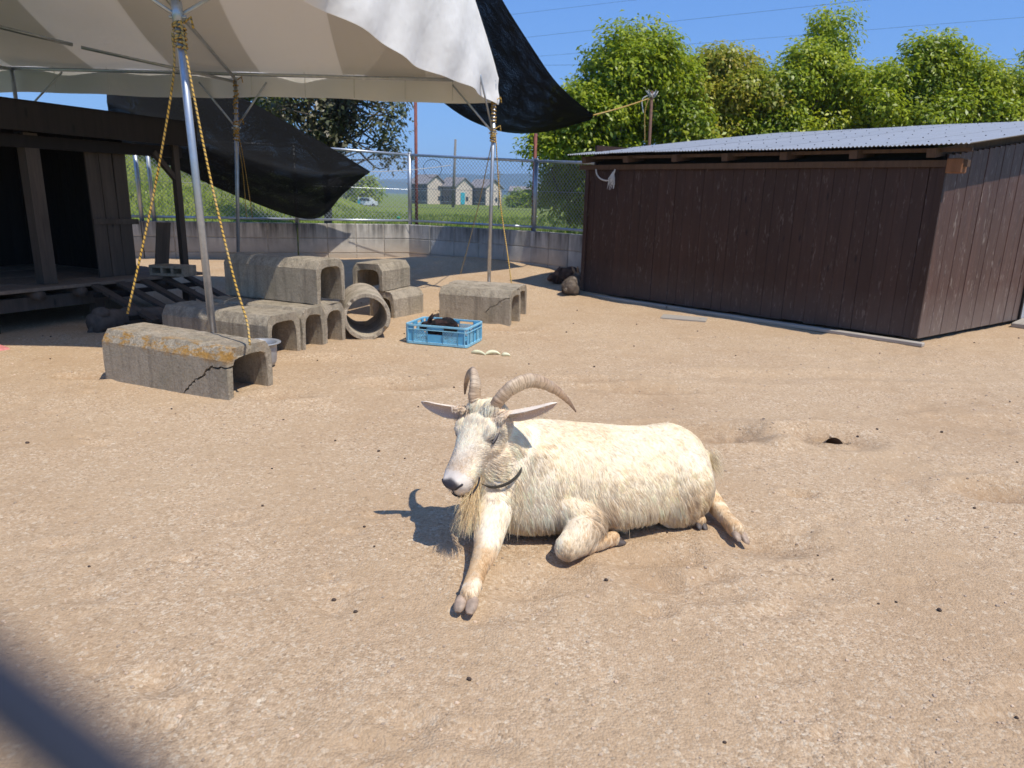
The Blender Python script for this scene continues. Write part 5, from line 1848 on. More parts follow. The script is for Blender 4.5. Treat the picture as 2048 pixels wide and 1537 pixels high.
    tap = np.array([1.0, 0.95, 0.8, 0.55, 0.15])
    rr = np.concatenate([(rad[:, None] * tap[None, :]).ravel()] + [r * np.linspace(1, 0.25, len(p)) for p, r in zip(ex_p, ex_r)])
    ra = hcv.attributes.get('radius') or hcv.attributes.new('radius', 'FLOAT', 'POINT')
    ra.data.foreach_set('value', rr.astype(np.float32))
    ca = hcv.attributes.new('col', 'FLOAT_COLOR', 'CURVE')
    cc = np.concatenate([hc, np.array(ex_c)])
    ca.data.foreach_set('color', np.concatenate([np.clip(cc * 1.0, 0, 0.9), np.ones((len(cc), 1))], 1).astype(np.float32).ravel())
    hcv.materials.append(M['fur'])
    link('fur', hcv, g, kind='stuff')

    # ---- horns
    for pts_h, rads in (([hp(0.005, 0.030, -0.02), V(*(-0.035, 2.335, 0.532)), V(*(0.010, 2.350, 0.570)), V(*(0.073, 2.400, 0.578)), V(*(0.147, 2.455, 0.538)), V(*(0.203, 2.500, 0.482)), V(*(0.241, 2.530, 0.428))], [0.029, 0.030, 0.028, 0.024, 0.018, 0.011, 0.003]),
                        ([hp(0.0, -0.026, -0.02), V(*(-0.129, 2.375, 0.518)), V(*(-0.127, 2.390, 0.563)), V(*(-0.137, 2.430, 0.589)), V(*(-0.158, 2.510, 0.566)), V(*(-0.172, 2.570, 0.514)), V(*(-0.178, 2.600, 0.466))], [0.028, 0.029, 0.027, 0.023, 0.018, 0.012, 0.004])):
        c = catmull(pts_h, 14)
        n = len(c)
        rr = np.interp(np.linspace(0, len(pts_h) - 1, n), range(len(pts_h)), rads)
        P, UV = [], []
        for i in range(n):
            tg = unit(c[min(i + 1, n - 1)] - c[max(i - 1, 0)])
            sd = unit(H_L - tg * (H_L @ tg))
            up = np.cross(tg, sd)
            r = rr[i] * (1 + 0.035 * math.sin(i * 1.9) + 0.025 * math.sin(i * 0.83))
            row, ur = [], []
            for k in range(19):
                a = 2 * math.pi * k / 18
                keel = 1 + 0.12 * max(0, math.cos(a - math.pi / 2)) ** 6
                row.append(c[i] + sd * r * 0.62 * math.cos(a) + up * r * keel * math.sin(a))
                ur.append((k / 18, i / (n - 1)))
            P.append(row)
            UV.append(ur)
        uvgrid('horn', P, UV, M['horn'], g)
    # ---- eyes, nostrils, mouth
    for sg in (-1, 1):
        e = MB().ellipsoid(hp(0.094, sg * 0.0710, -0.037), (0.0130, 0.011, 0.0050), (unit(H_F * 0.95 - H_U * 0.25), H_L, unit(H_U * 0.95 + H_F * 0.25))).build('eye', M['dark_skin'], g, smooth=True)
        lid = MB().tube(catmull([hp(0.076, sg * 0.0825, -0.0325), hp(0.088, sg * 0.0840, -0.0305), hp(0.100, sg * 0.0825, -0.0325), hp(0.112, sg * 0.077, -0.037)], 5), 0.0030, 7).build('eyelid', M['skin_grey'], e, smooth=True)
        MB().tube(catmull([hp(0.074, sg * 0.0825, -0.0355), hp(0.088, sg * 0.0848, -0.0370), hp(0.101, sg * 0.0828, -0.0385), hp(0.114, sg * 0.076, -0.0400)], 5), 0.0034, 6).build('lash_line', M['dark_skin'], e, smooth=True)
        MB().tube(catmull([hp(0.2985, sg * 0.011, -0.047), hp(0.2975, sg * 0.021, -0.041), hp(0.2895, sg * 0.0335, -0.034), hp(0.278, sg * 0.043, -0.034)], 5), [0.002] + [0.0042] * 14 + [0.0015], 7).build('nostril', M['dark_skin'], g, smooth=True)
    mouth = [hp(0.222, 0.0545, -0.086), hp(0.240, 0.0550, -0.0935), hp(0.262, 0.0525, -0.0980), hp(0.283, 0.0435, -0.0990), hp(0.300, 0.022, -0.097), hp(0.3045, 0, -0.0955)]
    mouth = mouth + [p - 2 * H_L * ((p - H_O) @ H_L) for p in mouth[-2::-1]]
    MB().tube(catmull(mouth, 5), 0.0036, 6).build('mouth', M['dark_skin'], g, smooth=True)
    MB().tube([hp(0.302, 0, -0.052), hp(0.3065, 0, -0.070), hp(0.3055, 0, -0.095)], 0.0018, 5).build('lip_cleft', M['dark_skin'], g, smooth=True)
    # ---- collar
    cpts = []
    cc0, cn = V(-0.042, 2.365, 0.285), unit(V(-0.28, -0.38, 0.80))
    sx = unit(np.cross(cn, V(0, 1, 0)))
    sy = np.cross(cn, sx)
    for a in np.linspace(0, 2 * math.pi, 49):
        cpts.append(cc0 + sx * 0.095 * math.cos(a) + sy * 0.116 * math.sin(a))
    rings = []
    for p in cpts:
        o_ = unit(p - cc0)
        rings.append([p + cn * 0.006, p + cn * 0.006 + o_ * 0.004, p - cn * 0.006 + o_ * 0.004, p - cn * 0.006])
    MB().loft(rings, cap=False).build('collar', M['collar'], g)
    # ---- hooves
    def hoof(c, fwd, up, size, mat, spread=0.06):
        fwd, up = unit(fwd), unit(up)
        sd = np.cross(up, fwd)
        mm = MB()
        for sg in (-1, 1):
            dd = unit(fwd + sd * sg * spread)
            rows = []
            for t, w, h in ((-0.45, 0.40, 0.78), (0.0, 0.47, 0.74), (0.45, 0.45, 0.58), (0.82, 0.36, 0.40), (1.02, 0.20, 0.22)):
                cen_ = np.asarray(c) + dd * t * size + sd * sg * 0.43 * size
                rows.append([cen_ + sd * w * size * math.cos(a) + up * (h * size * (0.5 + 0.5 * math.sin(a)) if math.sin(a) > -0.2 else 0.06 * size) for a in np.linspace(0, 2 * math.pi, 13)[:-1]])
            mm.loft(rows)
        o = mm.build('hoof', mat, g)
        smooth_by_angle(o.data, 50)
        return o
    hoof(V(-0.117, 1.885, 0.012), V(-0.15, -0.9, -0.05), V(-0.05, -0.55, 0.9), 0.045, M['hoof'], 0.02)
    hoof(V(0.843, 2.385, 0.006), V(0.22, -0.9, -0.12), V(0.45, 0.0, 1), 0.038, M['hoof'], 0.12)
    hoof(V(0.728, 2.470, 0.004), V(0.15, -0.9, -0.1), V(0.2, 0, 1), 0.026, M['hoof_dark'])
    hoof(V(0.39, 2.325, 0.004), V(0.85, 0.45, 0.0), V(0, -0.2, 1), 0.030, M['hoof_dark'])
    for p in (V(-0.135, 1.95, 0.03), V(-0.085, 1.95, 0.03)):
        MB().ellipsoid(p, (0.010, 0.012, 0.010)).build('dewclaw', M['hoof_dark'], g, smooth=True)
M['skin_grey'] = plain('grey_eyelid_skin', (0.17, 0.15, 0.145), 0.7, 0, 0.2, 120, 0.2)
build_goat()

# ------------------------------------------------------------------ rabbits
def rabbit(name, loc, head_deg, sc, c1, c2, label, pose='loaf', seed=0):
    rng = np.random.default_rng(seed)
    t = thing(name, label, 'rabbit', 'rabbits', loc=loc)
    t.rotation_euler = (0, 0, R(head_deg))
    m = MB()
    up = 0.06 if pose == 'sit' else 0.0
    m.ellipsoid((-0.06, 0, 0.085), (0.095, 0.078, 0.088))
    m.ellipsoid((0.01, 0, 0.085 + up * 0.5), (0.10, 0.066, 0.078))
    m.ellipsoid((0.075, 0, 0.078 + up), (0.06, 0.052, 0.066))
    hz = 0.10 + up * 1.5 if pose != 'graze' else 0.062
    m.ellipsoid((0.135, 0, hz), (0.052, 0.037, 0.040))
    m.ellipsoid((0.172, 0, hz - 0.014), (0.026, 0.024, 0.024))
    for sg in (-1, 1):
        m.ellipsoid((-0.03, sg * 0.062, 0.055), (0.062, 0.028, 0.052))
        m.ellipsoid((0.02, sg * 0.058, 0.014), (0.05, 0.017, 0.014))
        m.ellipsoid((0.105, sg * 0.028, 0.018), (0.028, 0.013, 0.018))
        limb(m, [V(0.085, sg * 0.03, 0.08 + up), V(0.10, sg * 0.03, 0.025)], [0.026, 0.016], 3, 10)
    m.ellipsoid((-0.155, 0, 0.06), (0.022, 0.02, 0.024))
    for sg in (-1, 1):
        back = -0.035 if pose == 'loaf' else -0.05
        limb(m, [V(0.115, sg * 0.018, hz + 0.028), V(0.105 + back * 0.4, sg * 0.026, hz + 0.065), V(0.10 + back, sg * 0.032, hz + 0.105)], [0.011, 0.0155, 0.006], 4, 10)
    me = remesh(m, 0.0062, 3)
    me.polygons.foreach_set('use_smooth', [True] * len(me.polygons))
    nv = len(me.vertices)
    co = np.empty(nv * 3)
    me.vertices.foreach_get('co', co)
    co = co.reshape(-1, 3)
    def colour(P):
        f = sstep(0.35, 0.65, vnoise(P, 28.0))
        return np.outer(1 - f, c1) + np.outer(f, c2)
    me.color_attributes.new('col', 'FLOAT_COLOR', 'POINT').data.foreach_set('color', np.concatenate([colour(co), np.ones((nv, 1))], 1).astype(np.float32).ravel())
    me.materials.append(M['pelt'])
    link('body', me, t)
    for sg in (-1, 1):
        MB().ellipsoid((0.148, sg * 0.034, hz + 0.010), (0.008, 0.005, 0.008), nu=10, nv=6).build('eye', M['dark_skin'], t, smooth=True)
    me.calc_loop_triangles()
    nt = len(me.loop_triangles)
    tri = np.empty(nt * 3, dtype=np.int32)
    me.loop_triangles.foreach_get('vertices', tri)
    tri = tri.reshape(-1, 3)
    A, B, C = co[tri[:, 0]], co[tri[:, 1]], co[tri[:, 2]]
    cr = np.cross(B - A, C - A)
    ar = np.linalg.norm(cr, axis=1)
    N = 5000
    pick = rng.choice(nt, N, p=ar / ar.sum())
    r1, r2 = np.sqrt(rng.random(N)), rng.random(N)
    root = A[pick] * (1 - r1)[:, None] + B[pick] * (r1 * (1 - r2))[:, None] + C[pick] * (r1 * r2)[:, None]
    nn = cr[pick] / ar[pick][:, None]
    d = nn * 0.5 + np.array([-0.8, 0, -0.35]) + (rng.random((N, 3)) - 0.5) * 0.5
    d /= np.linalg.norm(d, axis=1)[:, None]
    L = 0.016 * (0.6 + 0.7 * rng.random(N)) * np.where(root[:, 2] > hz + 0.03, 0.35, 1.0)
    pts = root[:, None, :] + d[:, None, :] * (L[:, None] * np.array([0, 0.5, 1.0])[None, :])[..., None]
    pts[..., 2] = np.maximum(pts[..., 2], 0.003)
    h = bpy.data.hair_curves.new('fur')
    h.add_curves([3] * N)
    h.attributes['position'].data.foreach_set('vector', pts.astype(np.float32).ravel())
    ra = h.attributes.get('radius') or h.attributes.new('radius', 'FLOAT', 'POINT')
    ra.data.foreach_set('value', np.tile([0.0011, 0.0009, 0.0003], N).astype(np.float32))
    cc = colour(root) * (0.7 + 0.6 * rng.random((N, 1)))
    h.attributes.new('col', 'FLOAT_COLOR', 'CURVE').data.foreach_set('color', np.concatenate([cc, np.ones((N, 1))], 1).astype(np.float32).ravel())
    h.materials.append(M['rabbit_fur'])
    link('fur', h, t, kind='stuff')
    t.scale = (sc, sc, sc)
    return t
rabbit('rabbit', (-0.62, 5.945, 0.03), 197.0, 0.92, (0.012, 0.010, 0.010), (0.045, 0.024, 0.020), 'black rabbit crouching inside the blue crate', 'loaf', 1)
_p = (0.677, 9.582, 0.070)
rabbit('rabbit', (_p[0], _p[1], float(zg(_p[0], _p[1]))), 196.0, 1.3, (0.075, 0.044, 0.030), (0.16, 0.095, 0.06), 'dark brown rabbit grazing in the shade at the corner of the shed', 'graze', 2)
_p = (0.715, 8.881, 0.030)
rabbit('rabbit', (_p[0], _p[1], float(zg(_p[0], _p[1]))), 62.0, 1.15, (0.16, 0.125, 0.095), (0.24, 0.195, 0.15), 'grey brown rabbit sitting at the foot of the shed wall behind the dark one', 'sit', 3)

# ------------------------------------------------------------------ trees
def tree(name, base, trunk_h, blobs, nclump, per, leaf, cols, label, mat='leaf', seed=0, twigs=40, spread=0.15, shell=0.55, trunk_r=0.12):
    """blobs: (x, y, z, rx, ry, rz) ellipsoids whose union the crown fills"""
    rng = np.random.default_rng(seed)
    t = thing(name, label, 'tree', 'trees beyond the yard')
    b = V(*base)
    B = np.array(blobs, float)
    vol = B[:, 3] * B[:, 4] * B[:, 5]
    # clump centres: mostly near the outside of the crown
    k = rng.choice(len(B), nclump, p=vol ** 0.75 / (vol ** 0.75).sum())
    # boughs: smaller rounded masses sitting on the main ones, with gaps between them
    nb = 15
    bd = rng.normal(size=(len(B), nb, 3))
    bd /= np.linalg.norm(bd, axis=2)[:, :, None]
    bc = B[:, None, :3] + bd * B[:, None, 3:] * (0.55 + 0.38 * rng.random((len(B), nb, 1)))
    bs = (0.26 + 0.22 * rng.random((len(B), nb, 1))) * B[:, None, 3:]
    kb = rng.integers(0, nb, nclump)
    dv = rng.normal(size=(nclump, 3)) + np.array([0, 0, 0.25])
    dv /= np.linalg.norm(dv, axis=1)[:, None]
    rad = np.maximum(rng.random(nclump) ** (1 / 3), shell * (rng.random(nclump) < 0.75)) * (0.85 + 0.25 * rng.random(nclump))
    cen = bc[k, kb] + dv * rad[:, None] * bs[k, kb]
    lowest = B[:, 2].min() - B[:, 5].max()
    # limbs
    tr = MB()
    top = b + V(0, 0, trunk_h)
    mid = V(*B[:, :3].mean(0))
    spine = [b - V(0, 0, 0.3), b + V(0.03, 0, trunk_h * 0.5), top, (top + mid) / 2 + V(0.05, 0, 0.2), mid + V(0, 0, B[:, 5].max() * 0.3)]
    tr.tube(catmull(spine, 5), list(np.linspace(trunk_r, trunk_r * 0.25, 21)), 9)
    tr.build('trunk', M['bark'], t, smooth=True)
    br = MB()
    for i in rng.choice(nclump, min(twigs, nclump), replace=False):
        a = spine[2] + (spine[4] - spine[2]) * rng.random()
        e = cen[i]
        m1 = a + (e - a) * 0.5 + rng.normal(size=3) * 0.12 * np.linalg.norm(e - a) - V(0, 0, 0.05)
        br.tube(catmull([a, m1, e], 4), list(np.linspace(trunk_r * 0.3, 0.006, 9)), 5)
    br.build('limbs', M['bark'], t, smooth=True, kind='stuff')
    # leaves
    n = nclump * per
    cl = np.repeat(np.arange(nclump), per)
    q = np.clip(rng.normal(size=(n, 3)), -1.7, 1.7) * spread * np.array([1, 1, 0.75])
    P = cen[cl] + q
    outw = P - bc[k[cl], kb[cl]]
    outw /= np.linalg.norm(outw, axis=1)[:, None] + 1e-9
    nr = outw * 0.6 + rng.normal(size=(n, 3)) * 0.45 + np.array([0.15, -0.25, 0.75])
    nr /= np.linalg.norm(nr, axis=1)[:, None]
    ax = rng.normal(size=(n, 3)) + np.array([0, 0, -0.7]) + outw * 0.5
    ax -= nr * np.sum(ax * nr, 1)[:, None]
    ax /= np.linalg.norm(ax, axis=1)[:, None] + 1e-9
    sd = np.cross(nr, ax)
    L = leaf * (0.6 + 0.8 * rng.random(n))
    W = L * 0.24
    v0 = P
    v1 = P + ax * (L * 0.5)[:, None] + sd * W[:, None] + nr * (L * 0.06)[:, None]
    v2 = P + ax * L[:, None] - nr * (L * 0.12)[:, None]
    v3 = P + ax * (L * 0.5)[:, None] - sd * W[:, None] + nr * (L * 0.06)[:, None]
    vs = np.stack([v0, v1, v2, v3], 1).reshape(-1, 3)
    me = bpy.data.meshes.new('crown')
    me.vertices.add(4 * n)
    me.vertices.foreach_set('co', vs.astype(np.float32).ravel())
    me.loops.add(4 * n)
    me.loops.foreach_set('vertex_index', np.arange(4 * n, dtype=np.int32))
    me.polygons.add(n)
    me.polygons.foreach_set('loop_start', np.arange(0, 4 * n, 4, dtype=np.int32))
    me.polygons.foreach_set('loop_total', np.full(n, 4, dtype=np.int32))
    me.update(calc_edges=True)
    C = np.array(cols)
    cc = C[(rng.integers(0, 997, (len(B), nb))[k, kb] + (rng.random(nclump) < 0.3)) % len(C)]
    c = cc[cl] * (0.6 + 0.75 * rng.random((n, 1)))
    mixc = C[rng.choice(len(C), n)]
    c = 0.65 * c + 0.35 * mixc
    c = np.repeat(np.concatenate([c, np.ones((n, 1))], 1), 4, 0)
    me.color_attributes.new('col', 'FLOAT_COLOR', 'POINT').data.foreach_set('color', c.astype(np.float32).ravel())
    me.materials.append(M[mat])
    link('crown', me, t, kind='stuff')
    return t

YG = [(0.42, 0.46, 0.016), (0.30, 0.39, 0.018), (0.52, 0.53, 0.022), (0.15, 0.24, 0.016)]
DG = [(0.20, 0.29, 0.016), (0.32, 0.41, 0.018), (0.43, 0.49, 0.02), (0.12, 0.19, 0.014)]
BR = [(0.47, 0.44, 0.03), (0.38, 0.40, 0.025), (0.52, 0.40, 0.06), (0.21, 0.26, 0.02)]
def at(x, y, z):
    return (x, y, z)
def crown(pts, Y, flat=0.8):
    """pts: (x, z, rx, rz) at distance Y"""
    return [(x, Y + dy, z, rx, max(rx, rz) * flat, rz) for (x, z, rx, rz, dy) in pts]

tree('broadleaf_tree', (1.55, 14.6, 0.3), 1.2, crown([(2.1, 3.2, 1.0, 0.95, 0), (1.5, 2.55, 0.85, 0.8, -0.3), (2.75, 2.7, 0.9, 1.0, 0.2), (0.8, 1.95, 0.65, 0.5, -0.2), (1.75, 1.45, 0.85, 0.7, 0.0), (0.95, 1.25, 0.55, 0.5, 0.2), (2.3, 3.8, 0.5, 0.45, 0)], 14.2), 1150, 64, 0.092, DG + YG[:1], 'large broad leaved tree left of the shed with a rounded dark green crown', seed=1)
tree('broadleaf_tree', (3.9, 15.4, 0.3), 1.2, crown([(3.9, 3.3, 0.9, 0.8, 0), (3.3, 2.8, 0.9, 0.9, -0.2), (4.5, 2.8, 0.9, 0.9, 0.2), (3.9, 2.0, 1.1, 0.9, 0), (4.0, 3.7, 0.5, 0.4, 0)], 15.0), 920, 64, 0.086, BR, 'olive brown tinged tree behind the shed next to the brown pole', seed=2)
tree('broadleaf_tree', (5.4, 15.6, 0.3), 1.2, crown([(5.4, 3.35, 0.9, 0.8, 0), (4.9, 2.8, 0.9, 0.9, -0.2), (6.1, 2.9, 0.95, 0.95, 0.2), (5.3, 2.0, 1.1, 0.9, 0), (6.3, 3.4, 0.6, 0.55, 0)], 15.2), 920, 64, 0.088, YG, 'bright yellow green tree behind the shed right of the olive tinged one', seed=3)
tree('broadleaf_tree', (6.3, 16.4, 0.3), 1.5, crown([(6.4, 3.5, 0.85, 0.8, 0), (6.4, 2.9, 1.05, 0.95, 0), (6.35, 4.35, 0.32, 0.85, 0), (7.2, 3.2, 0.9, 0.85, 0.2), (6.9, 2.1, 1.2, 0.9, 0)], 16.0), 920, 64, 0.088, YG + DG[1:3], 'tallest tree behind the shed with one upright shoot', seed=4)
tree('broadleaf_tree', (8.0, 15.6, 0.3), 1.2, crown([(8.1, 3.35, 0.95, 0.85, 0), (8.6, 2.9, 0.9, 0.8, 0), (7.5, 2.8, 0.9, 0.9, -0.3), (8.2, 2.0, 1.1, 0.9, 0), (8.05, 3.85, 0.4, 0.4, 0)], 15.0), 920, 64, 0.088, DG[1:] + YG[:2], 'mid green tree behind the shed right of the tallest one', seed=5)
tree('broadleaf_tree', (9.2, 15.6, 0.3), 1.2, crown([(9.3, 3.35, 0.75, 0.75, 0.1), (9.6, 2.6, 0.8, 0.8, 0), (9.0, 2.5, 0.8, 0.8, -0.2), (9.3, 1.9, 0.9, 0.7, 0)], 15.0), 820, 64, 0.086, YG, 'lower yellow green tree behind the shed before the gap of sky', seed=6)
tree('broadleaf_tree', (10.9, 15.6, 0.3), 1.2, crown([(10.8, 3.5, 1.0, 0.95, 0), (10.3, 2.7, 0.8, 0.8, 0), (11.4, 2.9, 0.9, 0.9, 0), (10.8, 2.0, 1.1, 0.8, 0), (10.7, 4.1, 0.5, 0.4, 0)], 15.0), 920, 64, 0.088, YG[:3] + DG[1:2], 'yellow green tree at the right border of the picture', seed=7)
OL = [(0.075, 0.088, 0.030), (0.105, 0.12, 0.036), (0.13, 0.11, 0.05), (0.05, 0.06, 0.025)]
tree('twiggy_tree', (-4.0, 15.4, 0.6), 0.9, crown([(-4.1, 3.5, 1.3, 1.0, 0), (-3.0, 2.9, 0.75, 0.75, 0), (-2.6, 2.15, 0.35, 0.45, -0.1), (-4.3, 2.6, 1.2, 0.7, 0), (-3.4, 3.9, 1.0, 0.7, 0)], 15.0), 400, 24, 0.10, OL, 'sparse twiggy olive tree seen between the net and the red pole', mat='leaf_dull', seed=8, twigs=230, spread=0.16, shell=0.3, trunk_r=0.09)
tree('broadleaf_tree', (-7.1, 18.6, 1.0), 0.8, crown([(-6.9, 3.5, 1.1, 1.0, 0), (-6.1, 3.3, 0.75, 0.8, 0), (-8.2, 3.2, 1.2, 1.0, 0.3)], 18.0), 260, 30, 0.14, [(0.17, 0.19, 0.015), (0.12, 0.155, 0.016)], 'yellow green tree behind the black net under the tent hem', seed=9)

def shrubline():
    # low distant trees beside the far houses
    rng = np.random.default_rng(31)
    for i, (x, y, w, h, lab) in enumerate(((-26.5, 120, 9.0, 5.2, 'rounded far tree left of the beige gable houses'), (-33.0, 118, 6.0, 4.0, 'far tree behind the left net point'), (0.6, 150, 4.5, 3.6, 'far dark shrub right of the three gabled houses'), (6.5, 140, 5.0, 4.0, 'far shrub before the long low building'))):
        z0 = -1.2
        tree('far_tree', (x, y, z0), 1.0, [(x, y, z0 + h * 0.5, w / 2, w / 2.4, h / 2), (x + w * 0.2, y, z0 + h * 0.35, w / 2.4, w / 3, h / 2.4)], 130, 14, 0.75, DG[:3] + [(0.13, 0.16, 0.03)], lab, seed=40 + i, twigs=6, spread=0.5)
shrubline()

# ------------------------------------------------------------------ far houses, van, utility pole, wires
def house(x, y, L, W, h, rise, ang, label, wallm='house_dark', gablem='plaster', door=None):
    z0 = -1.25
    t = thing('house', label, 'house', 'houses beyond the field', loc=(x, y, z0))
    t.rotation_euler = (0, 0, R(ang))
    m = MB()
    m.box((0, -W / 2 + 0.1, h / 2), (L, 0.2, h)).build('wall', M[wallm], t)
    MB().box((0, W / 2 - 0.1, h / 2), (L, 0.2, h)).build('wall', M[wallm], t)
    for sg in (-1, 1):
        xx = sg * (L / 2 - 0.1)
        MB().loft([[(xx + e, -W / 2 + 0.2, 0), (xx + e, W / 2 - 0.2, 0), (xx + e, W / 2 - 0.2, h), (xx + e, 0, h + rise * 0.93), (xx + e, -W / 2 + 0.2, h)] for e in (-0.1, 0.1)]).build('gable_wall', M[gablem], t)
    for sg in (-1, 1):
        MB().loft([[(sx * (L / 2 + 0.35), 0, h + rise + 0.02), (sx * (L / 2 + 0.35), sg * (W / 2 + 0.45), h - 0.28), (sx * (L / 2 + 0.35), sg * (W / 2 + 0.45), h - 0.10), (sx * (L / 2 + 0.35), 0, h + rise + 0.2)] for sx in (-1, 1)]).build('roof', M['house_roof'], t)
    for k in range(3):
        for zz in (1.3, 3.6):
            if zz + 0.8 > h:
                continue
            o = MB().box((-L / 2 + L * (k + 0.5) / 3, -W / 2 - 0.03, zz), (1.2, 0.1, 1.1)).build('window', M['glass'], t)
            MB().box((-L / 2 + L * (k + 0.5) / 3, -W / 2 - 0.06, zz - 0.62), (1.4, 0.16, 0.1)).build('sill', M['white_paint'], o)
    for zz in (1.4, 3.7):
        if zz + 0.6 < h:
            MB().box((L / 2 + 0.03, 0.9, zz), (0.1, 0.7, 0.9)).build('window', M['glass'], t)
    if door:
        MB().box((L / 2 + 0.05, -0.5, 1.5), (0.12, 1.3, 2.6)).build('door', M[door], t)
    return t
house(-21.0, 172, 6.2, 5.6, 4.6, 1.9, -42, 'far dark clad house, leftmost beside the red pole, with a beige gable')
house(-14.3, 172, 5.6, 5.6, 4.2, 1.8, -42, 'far beige gabled house with a turquoise door, between two others', door='teal')
house(-7.6, 174, 5.8, 5.6, 4.1, 1.7, -42, 'far beige gabled house behind the corner tent pole')
house(4.0, 182, 11.0, 6.0, 3.6, 0.9, -4, 'far long low brown building right of the gabled houses', 'house_dark', 'house_dark')
house(-38.0, 165, 9.0, 5.5, 3.8, 1.4, 12, 'far grey roofed house left of the rounded tree', 'plaster', 'plaster')

def van():
    t = thing('parked_van', 'small white and pale blue van parked far beyond the grass', 'van', loc=(-24.0, 118, -1.15))
    t.scale = (0.8, 0.8, 0.8)
    b = MB().loft([[(-1.9, y, 0.35), (1.9, y, 0.35), (1.9, y, 1.0), (1.3, y, 1.15), (0.9, y, 1.8), (-1.8, y, 1.85), (-1.9, y, 1.0)] for y in (-0.8, 0.8)]).build('body', M['white_paint'], t)
    MB().box((-0.5, -0.82, 1.4), (2.0, 0.04, 0.5)).build('window', M['glass'], t)
    MB().box((-1.6, -0.83, 0.9), (0.5, 0.05, 0.9)).build('side_panel', M['teal'], t)
    for x in (-1.2, 1.25):
        MB().tube([(x, -0.85, 0.33), (x, -0.62, 0.33)], 0.33, 14).build('wheel', M['cable'], t)
van()
up = thing('utility_pole', 'grey utility pole standing in the field before the far houses', 'utility pole')
MB().tube([(-5.220, 60.000, 0.139), (-5.040, 60.000, 5.435)], [0.13, 0.09], 10).build('shaft', M['pole_conc'], up, smooth=True)
def cable(a, b, r, lab):
    a, b = V(*a), V(*b)
    d = b - a
    MB().tube(sag(a - d * 0.6, b + d * 0.6, 0.0, 8), r, 4).build('power_cable', M['cable'], label=lab, cat='cable', group='power cables')
cable((-1.493, 70.000, 16.791), (9.901, 66.000, 17.391), 0.009, 'uppermost power cable crossing the blue sky')
cable((0.129, 70.000, 14.981), (26.510, 60.000, 16.300), 0.010, 'second power cable from the top crossing the sky')
cable((2.279, 72.000, 13.885), (38.448, 60.000, 15.370), 0.009, 'third power cable crossing the sky above the trees')
cable((2.133, 74.000, 13.389), (42.968, 66.000, 13.579), 0.012, 'lowest power cable running behind the tree tops')
pw = MB().box((-9.6, 21.5, 1.95), (5.0, 0.25, 0.62)).mesh('parapet', M['pole_conc'])
link('concrete_parapet', bevel_mesh(pw, 0.02), label='low grey concrete parapet on top of the grass bank at the left', cat='parapet')

rx = np.linspace(-70, 40, 40)
P = np.array([[(x, 104 + w + 2.0 * math.sin(x * 0.05), float(z_field(x, 104.0 + w)) + 0.10) for x in rx] for w in (-3.0, 0.0, 3.0)])
MB().grid(P).build('road', M['pole_conc'], smooth=True, kind='structure', label='pale farm road crossing the field before the houses')
for k, (x, y, h, lab) in enumerate(((-40.0, 140, 7.5, 'thin far pole left of the rounded far tree'), (-3.2, 130, 6.5, 'thin far pole right of the gabled houses'))):
    t_ = thing('far_pole', lab, 'utility pole', 'far poles')
    MB().tube([(x, y, -1.2), (x, y, h - 1.2)], [0.12, 0.08], 8).build('shaft', M['pole_conc'], t_, smooth=True)
    MB().bar((x - 0.7, y, h - 1.8), (x + 0.7, y, h - 1.8), 0.1, 0.1).build('cross_arm', M['pole_conc'], t_)
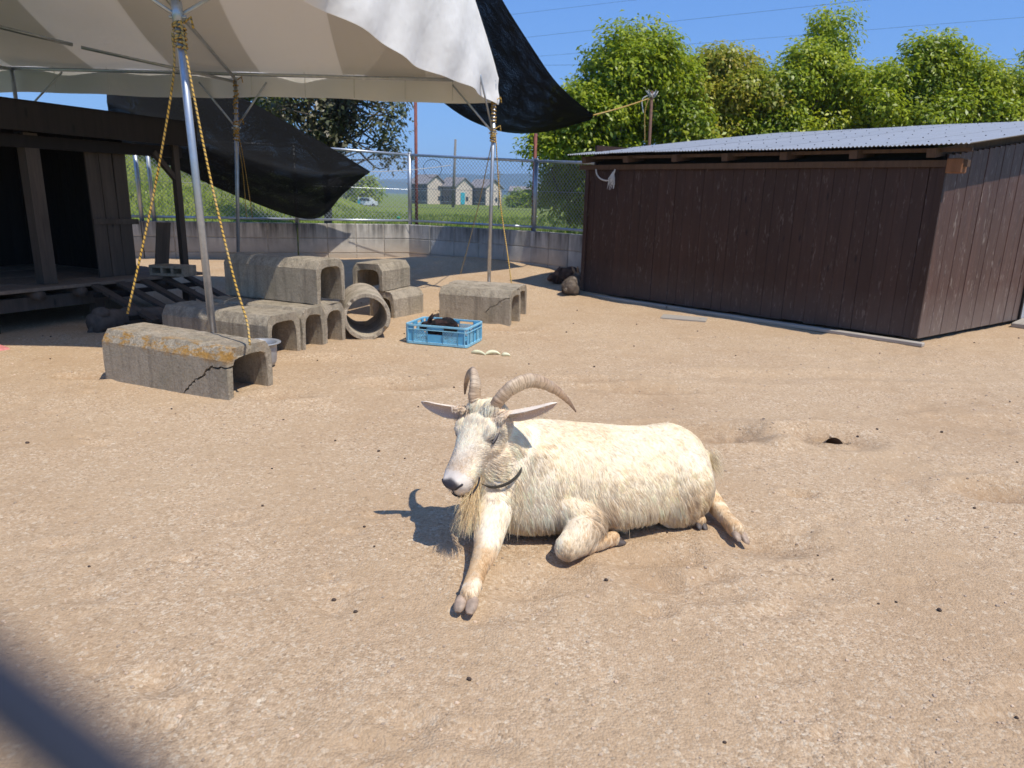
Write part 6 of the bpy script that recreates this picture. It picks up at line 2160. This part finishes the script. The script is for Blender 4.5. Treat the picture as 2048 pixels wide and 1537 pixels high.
# ------------------------------------------------------------------ droppings, pebbles
def scatter_pellets():
    rng = np.random.default_rng(77)
    m = MB()
    for i in range(85):
        y = 1.2 + 7.5 * rng.random() ** 1.15
        x = (rng.random() - 0.5) * 1.55 * (y + 0.5)
        r = 0.0026 + 0.0032 * rng.random() ** 2 + 0.0005 * y
        z = float(zg(x, y)) + r * 0.5
        a = rng.random() * 3.14
        m.ellipsoid((x, y, z), (r * 1.35, r, r * 0.9), (V(math.cos(a), math.sin(a), 0), V(-math.sin(a), math.cos(a), 0), V(0, 0, 1)), nu=6, nv=5)
    m.build('droppings', M['pellet'], kind='stuff', smooth=True, label='small dark droppings scattered over the sand')
    m = MB()
    n = 1500
    y = 1.05 + 5.5 * rng.random(n) ** 1.5
    x = (rng.random(n) - 0.5) * 1.6 * (y + 0.45)
    z = zg(x, y)
    for i in range(n):
        r = 0.0022 + 0.0036 * rng.random() ** 2 + 0.0005 * y[i]
        m.ellipsoid((x[i], y[i], z[i] + r * 0.2), (r * (1 + 0.4 * rng.random()), r, r * 0.75), nu=5, nv=4)
    m.build('pebbles', M['pebble'], kind='stuff', label='fine loose pebbles on the sand')
scatter_pellets()

# ------------------------------------------------------------------ wire of the fence the viewer stands behind
def near_wire():
    t = thing('fence_wire', 'blurred dark blue fence wire crossing the lower left corner close to the lens', 'wire')
    a, b = V(*(-0.029, 0.034, 1.173)), V(*(-0.020, 0.030, 1.170))
    d = unit(b - a)
    top = a - d * 0.35
    low = a + d * ((a[2] - 0.0) / -d[2])
    MB().tube([top, a, b, low], 0.0021, 10).build('strand', M['navy'], t, smooth=True)
    MB().tube([V(top[0], top[1], 0.0), top + V(0, 0, 0.12)], 0.022, 10).build('post', M['navy'], t, smooth=True)
near_wire()

# ------------------------------------------------------------------ the air: thin summer haze over the whole valley
hz = MB().box((0, 1720, 62), (5500, 3960, 136)).mesh('haze')
hm = bpy.data.materials.new('haze_air')
hm.use_nodes = True
ht = hm.node_tree
for n in list(ht.nodes):
    if n.type != 'OUTPUT_MATERIAL':
        ht.nodes.remove(n)
hv = ht.nodes.new('ShaderNodeVolumePrincipled')
hv.inputs['Color'].default_value = (0.55, 0.78, 1.0, 1)
hv.inputs['Density'].default_value = 0.0004
ht.links.new(hv.outputs[0], ht.nodes['Material Output'].inputs['Volume'])
hz.materials.append(hm)
link('haze', hz, kind='stuff', label='thin bluish summer haze in the air over the valley')
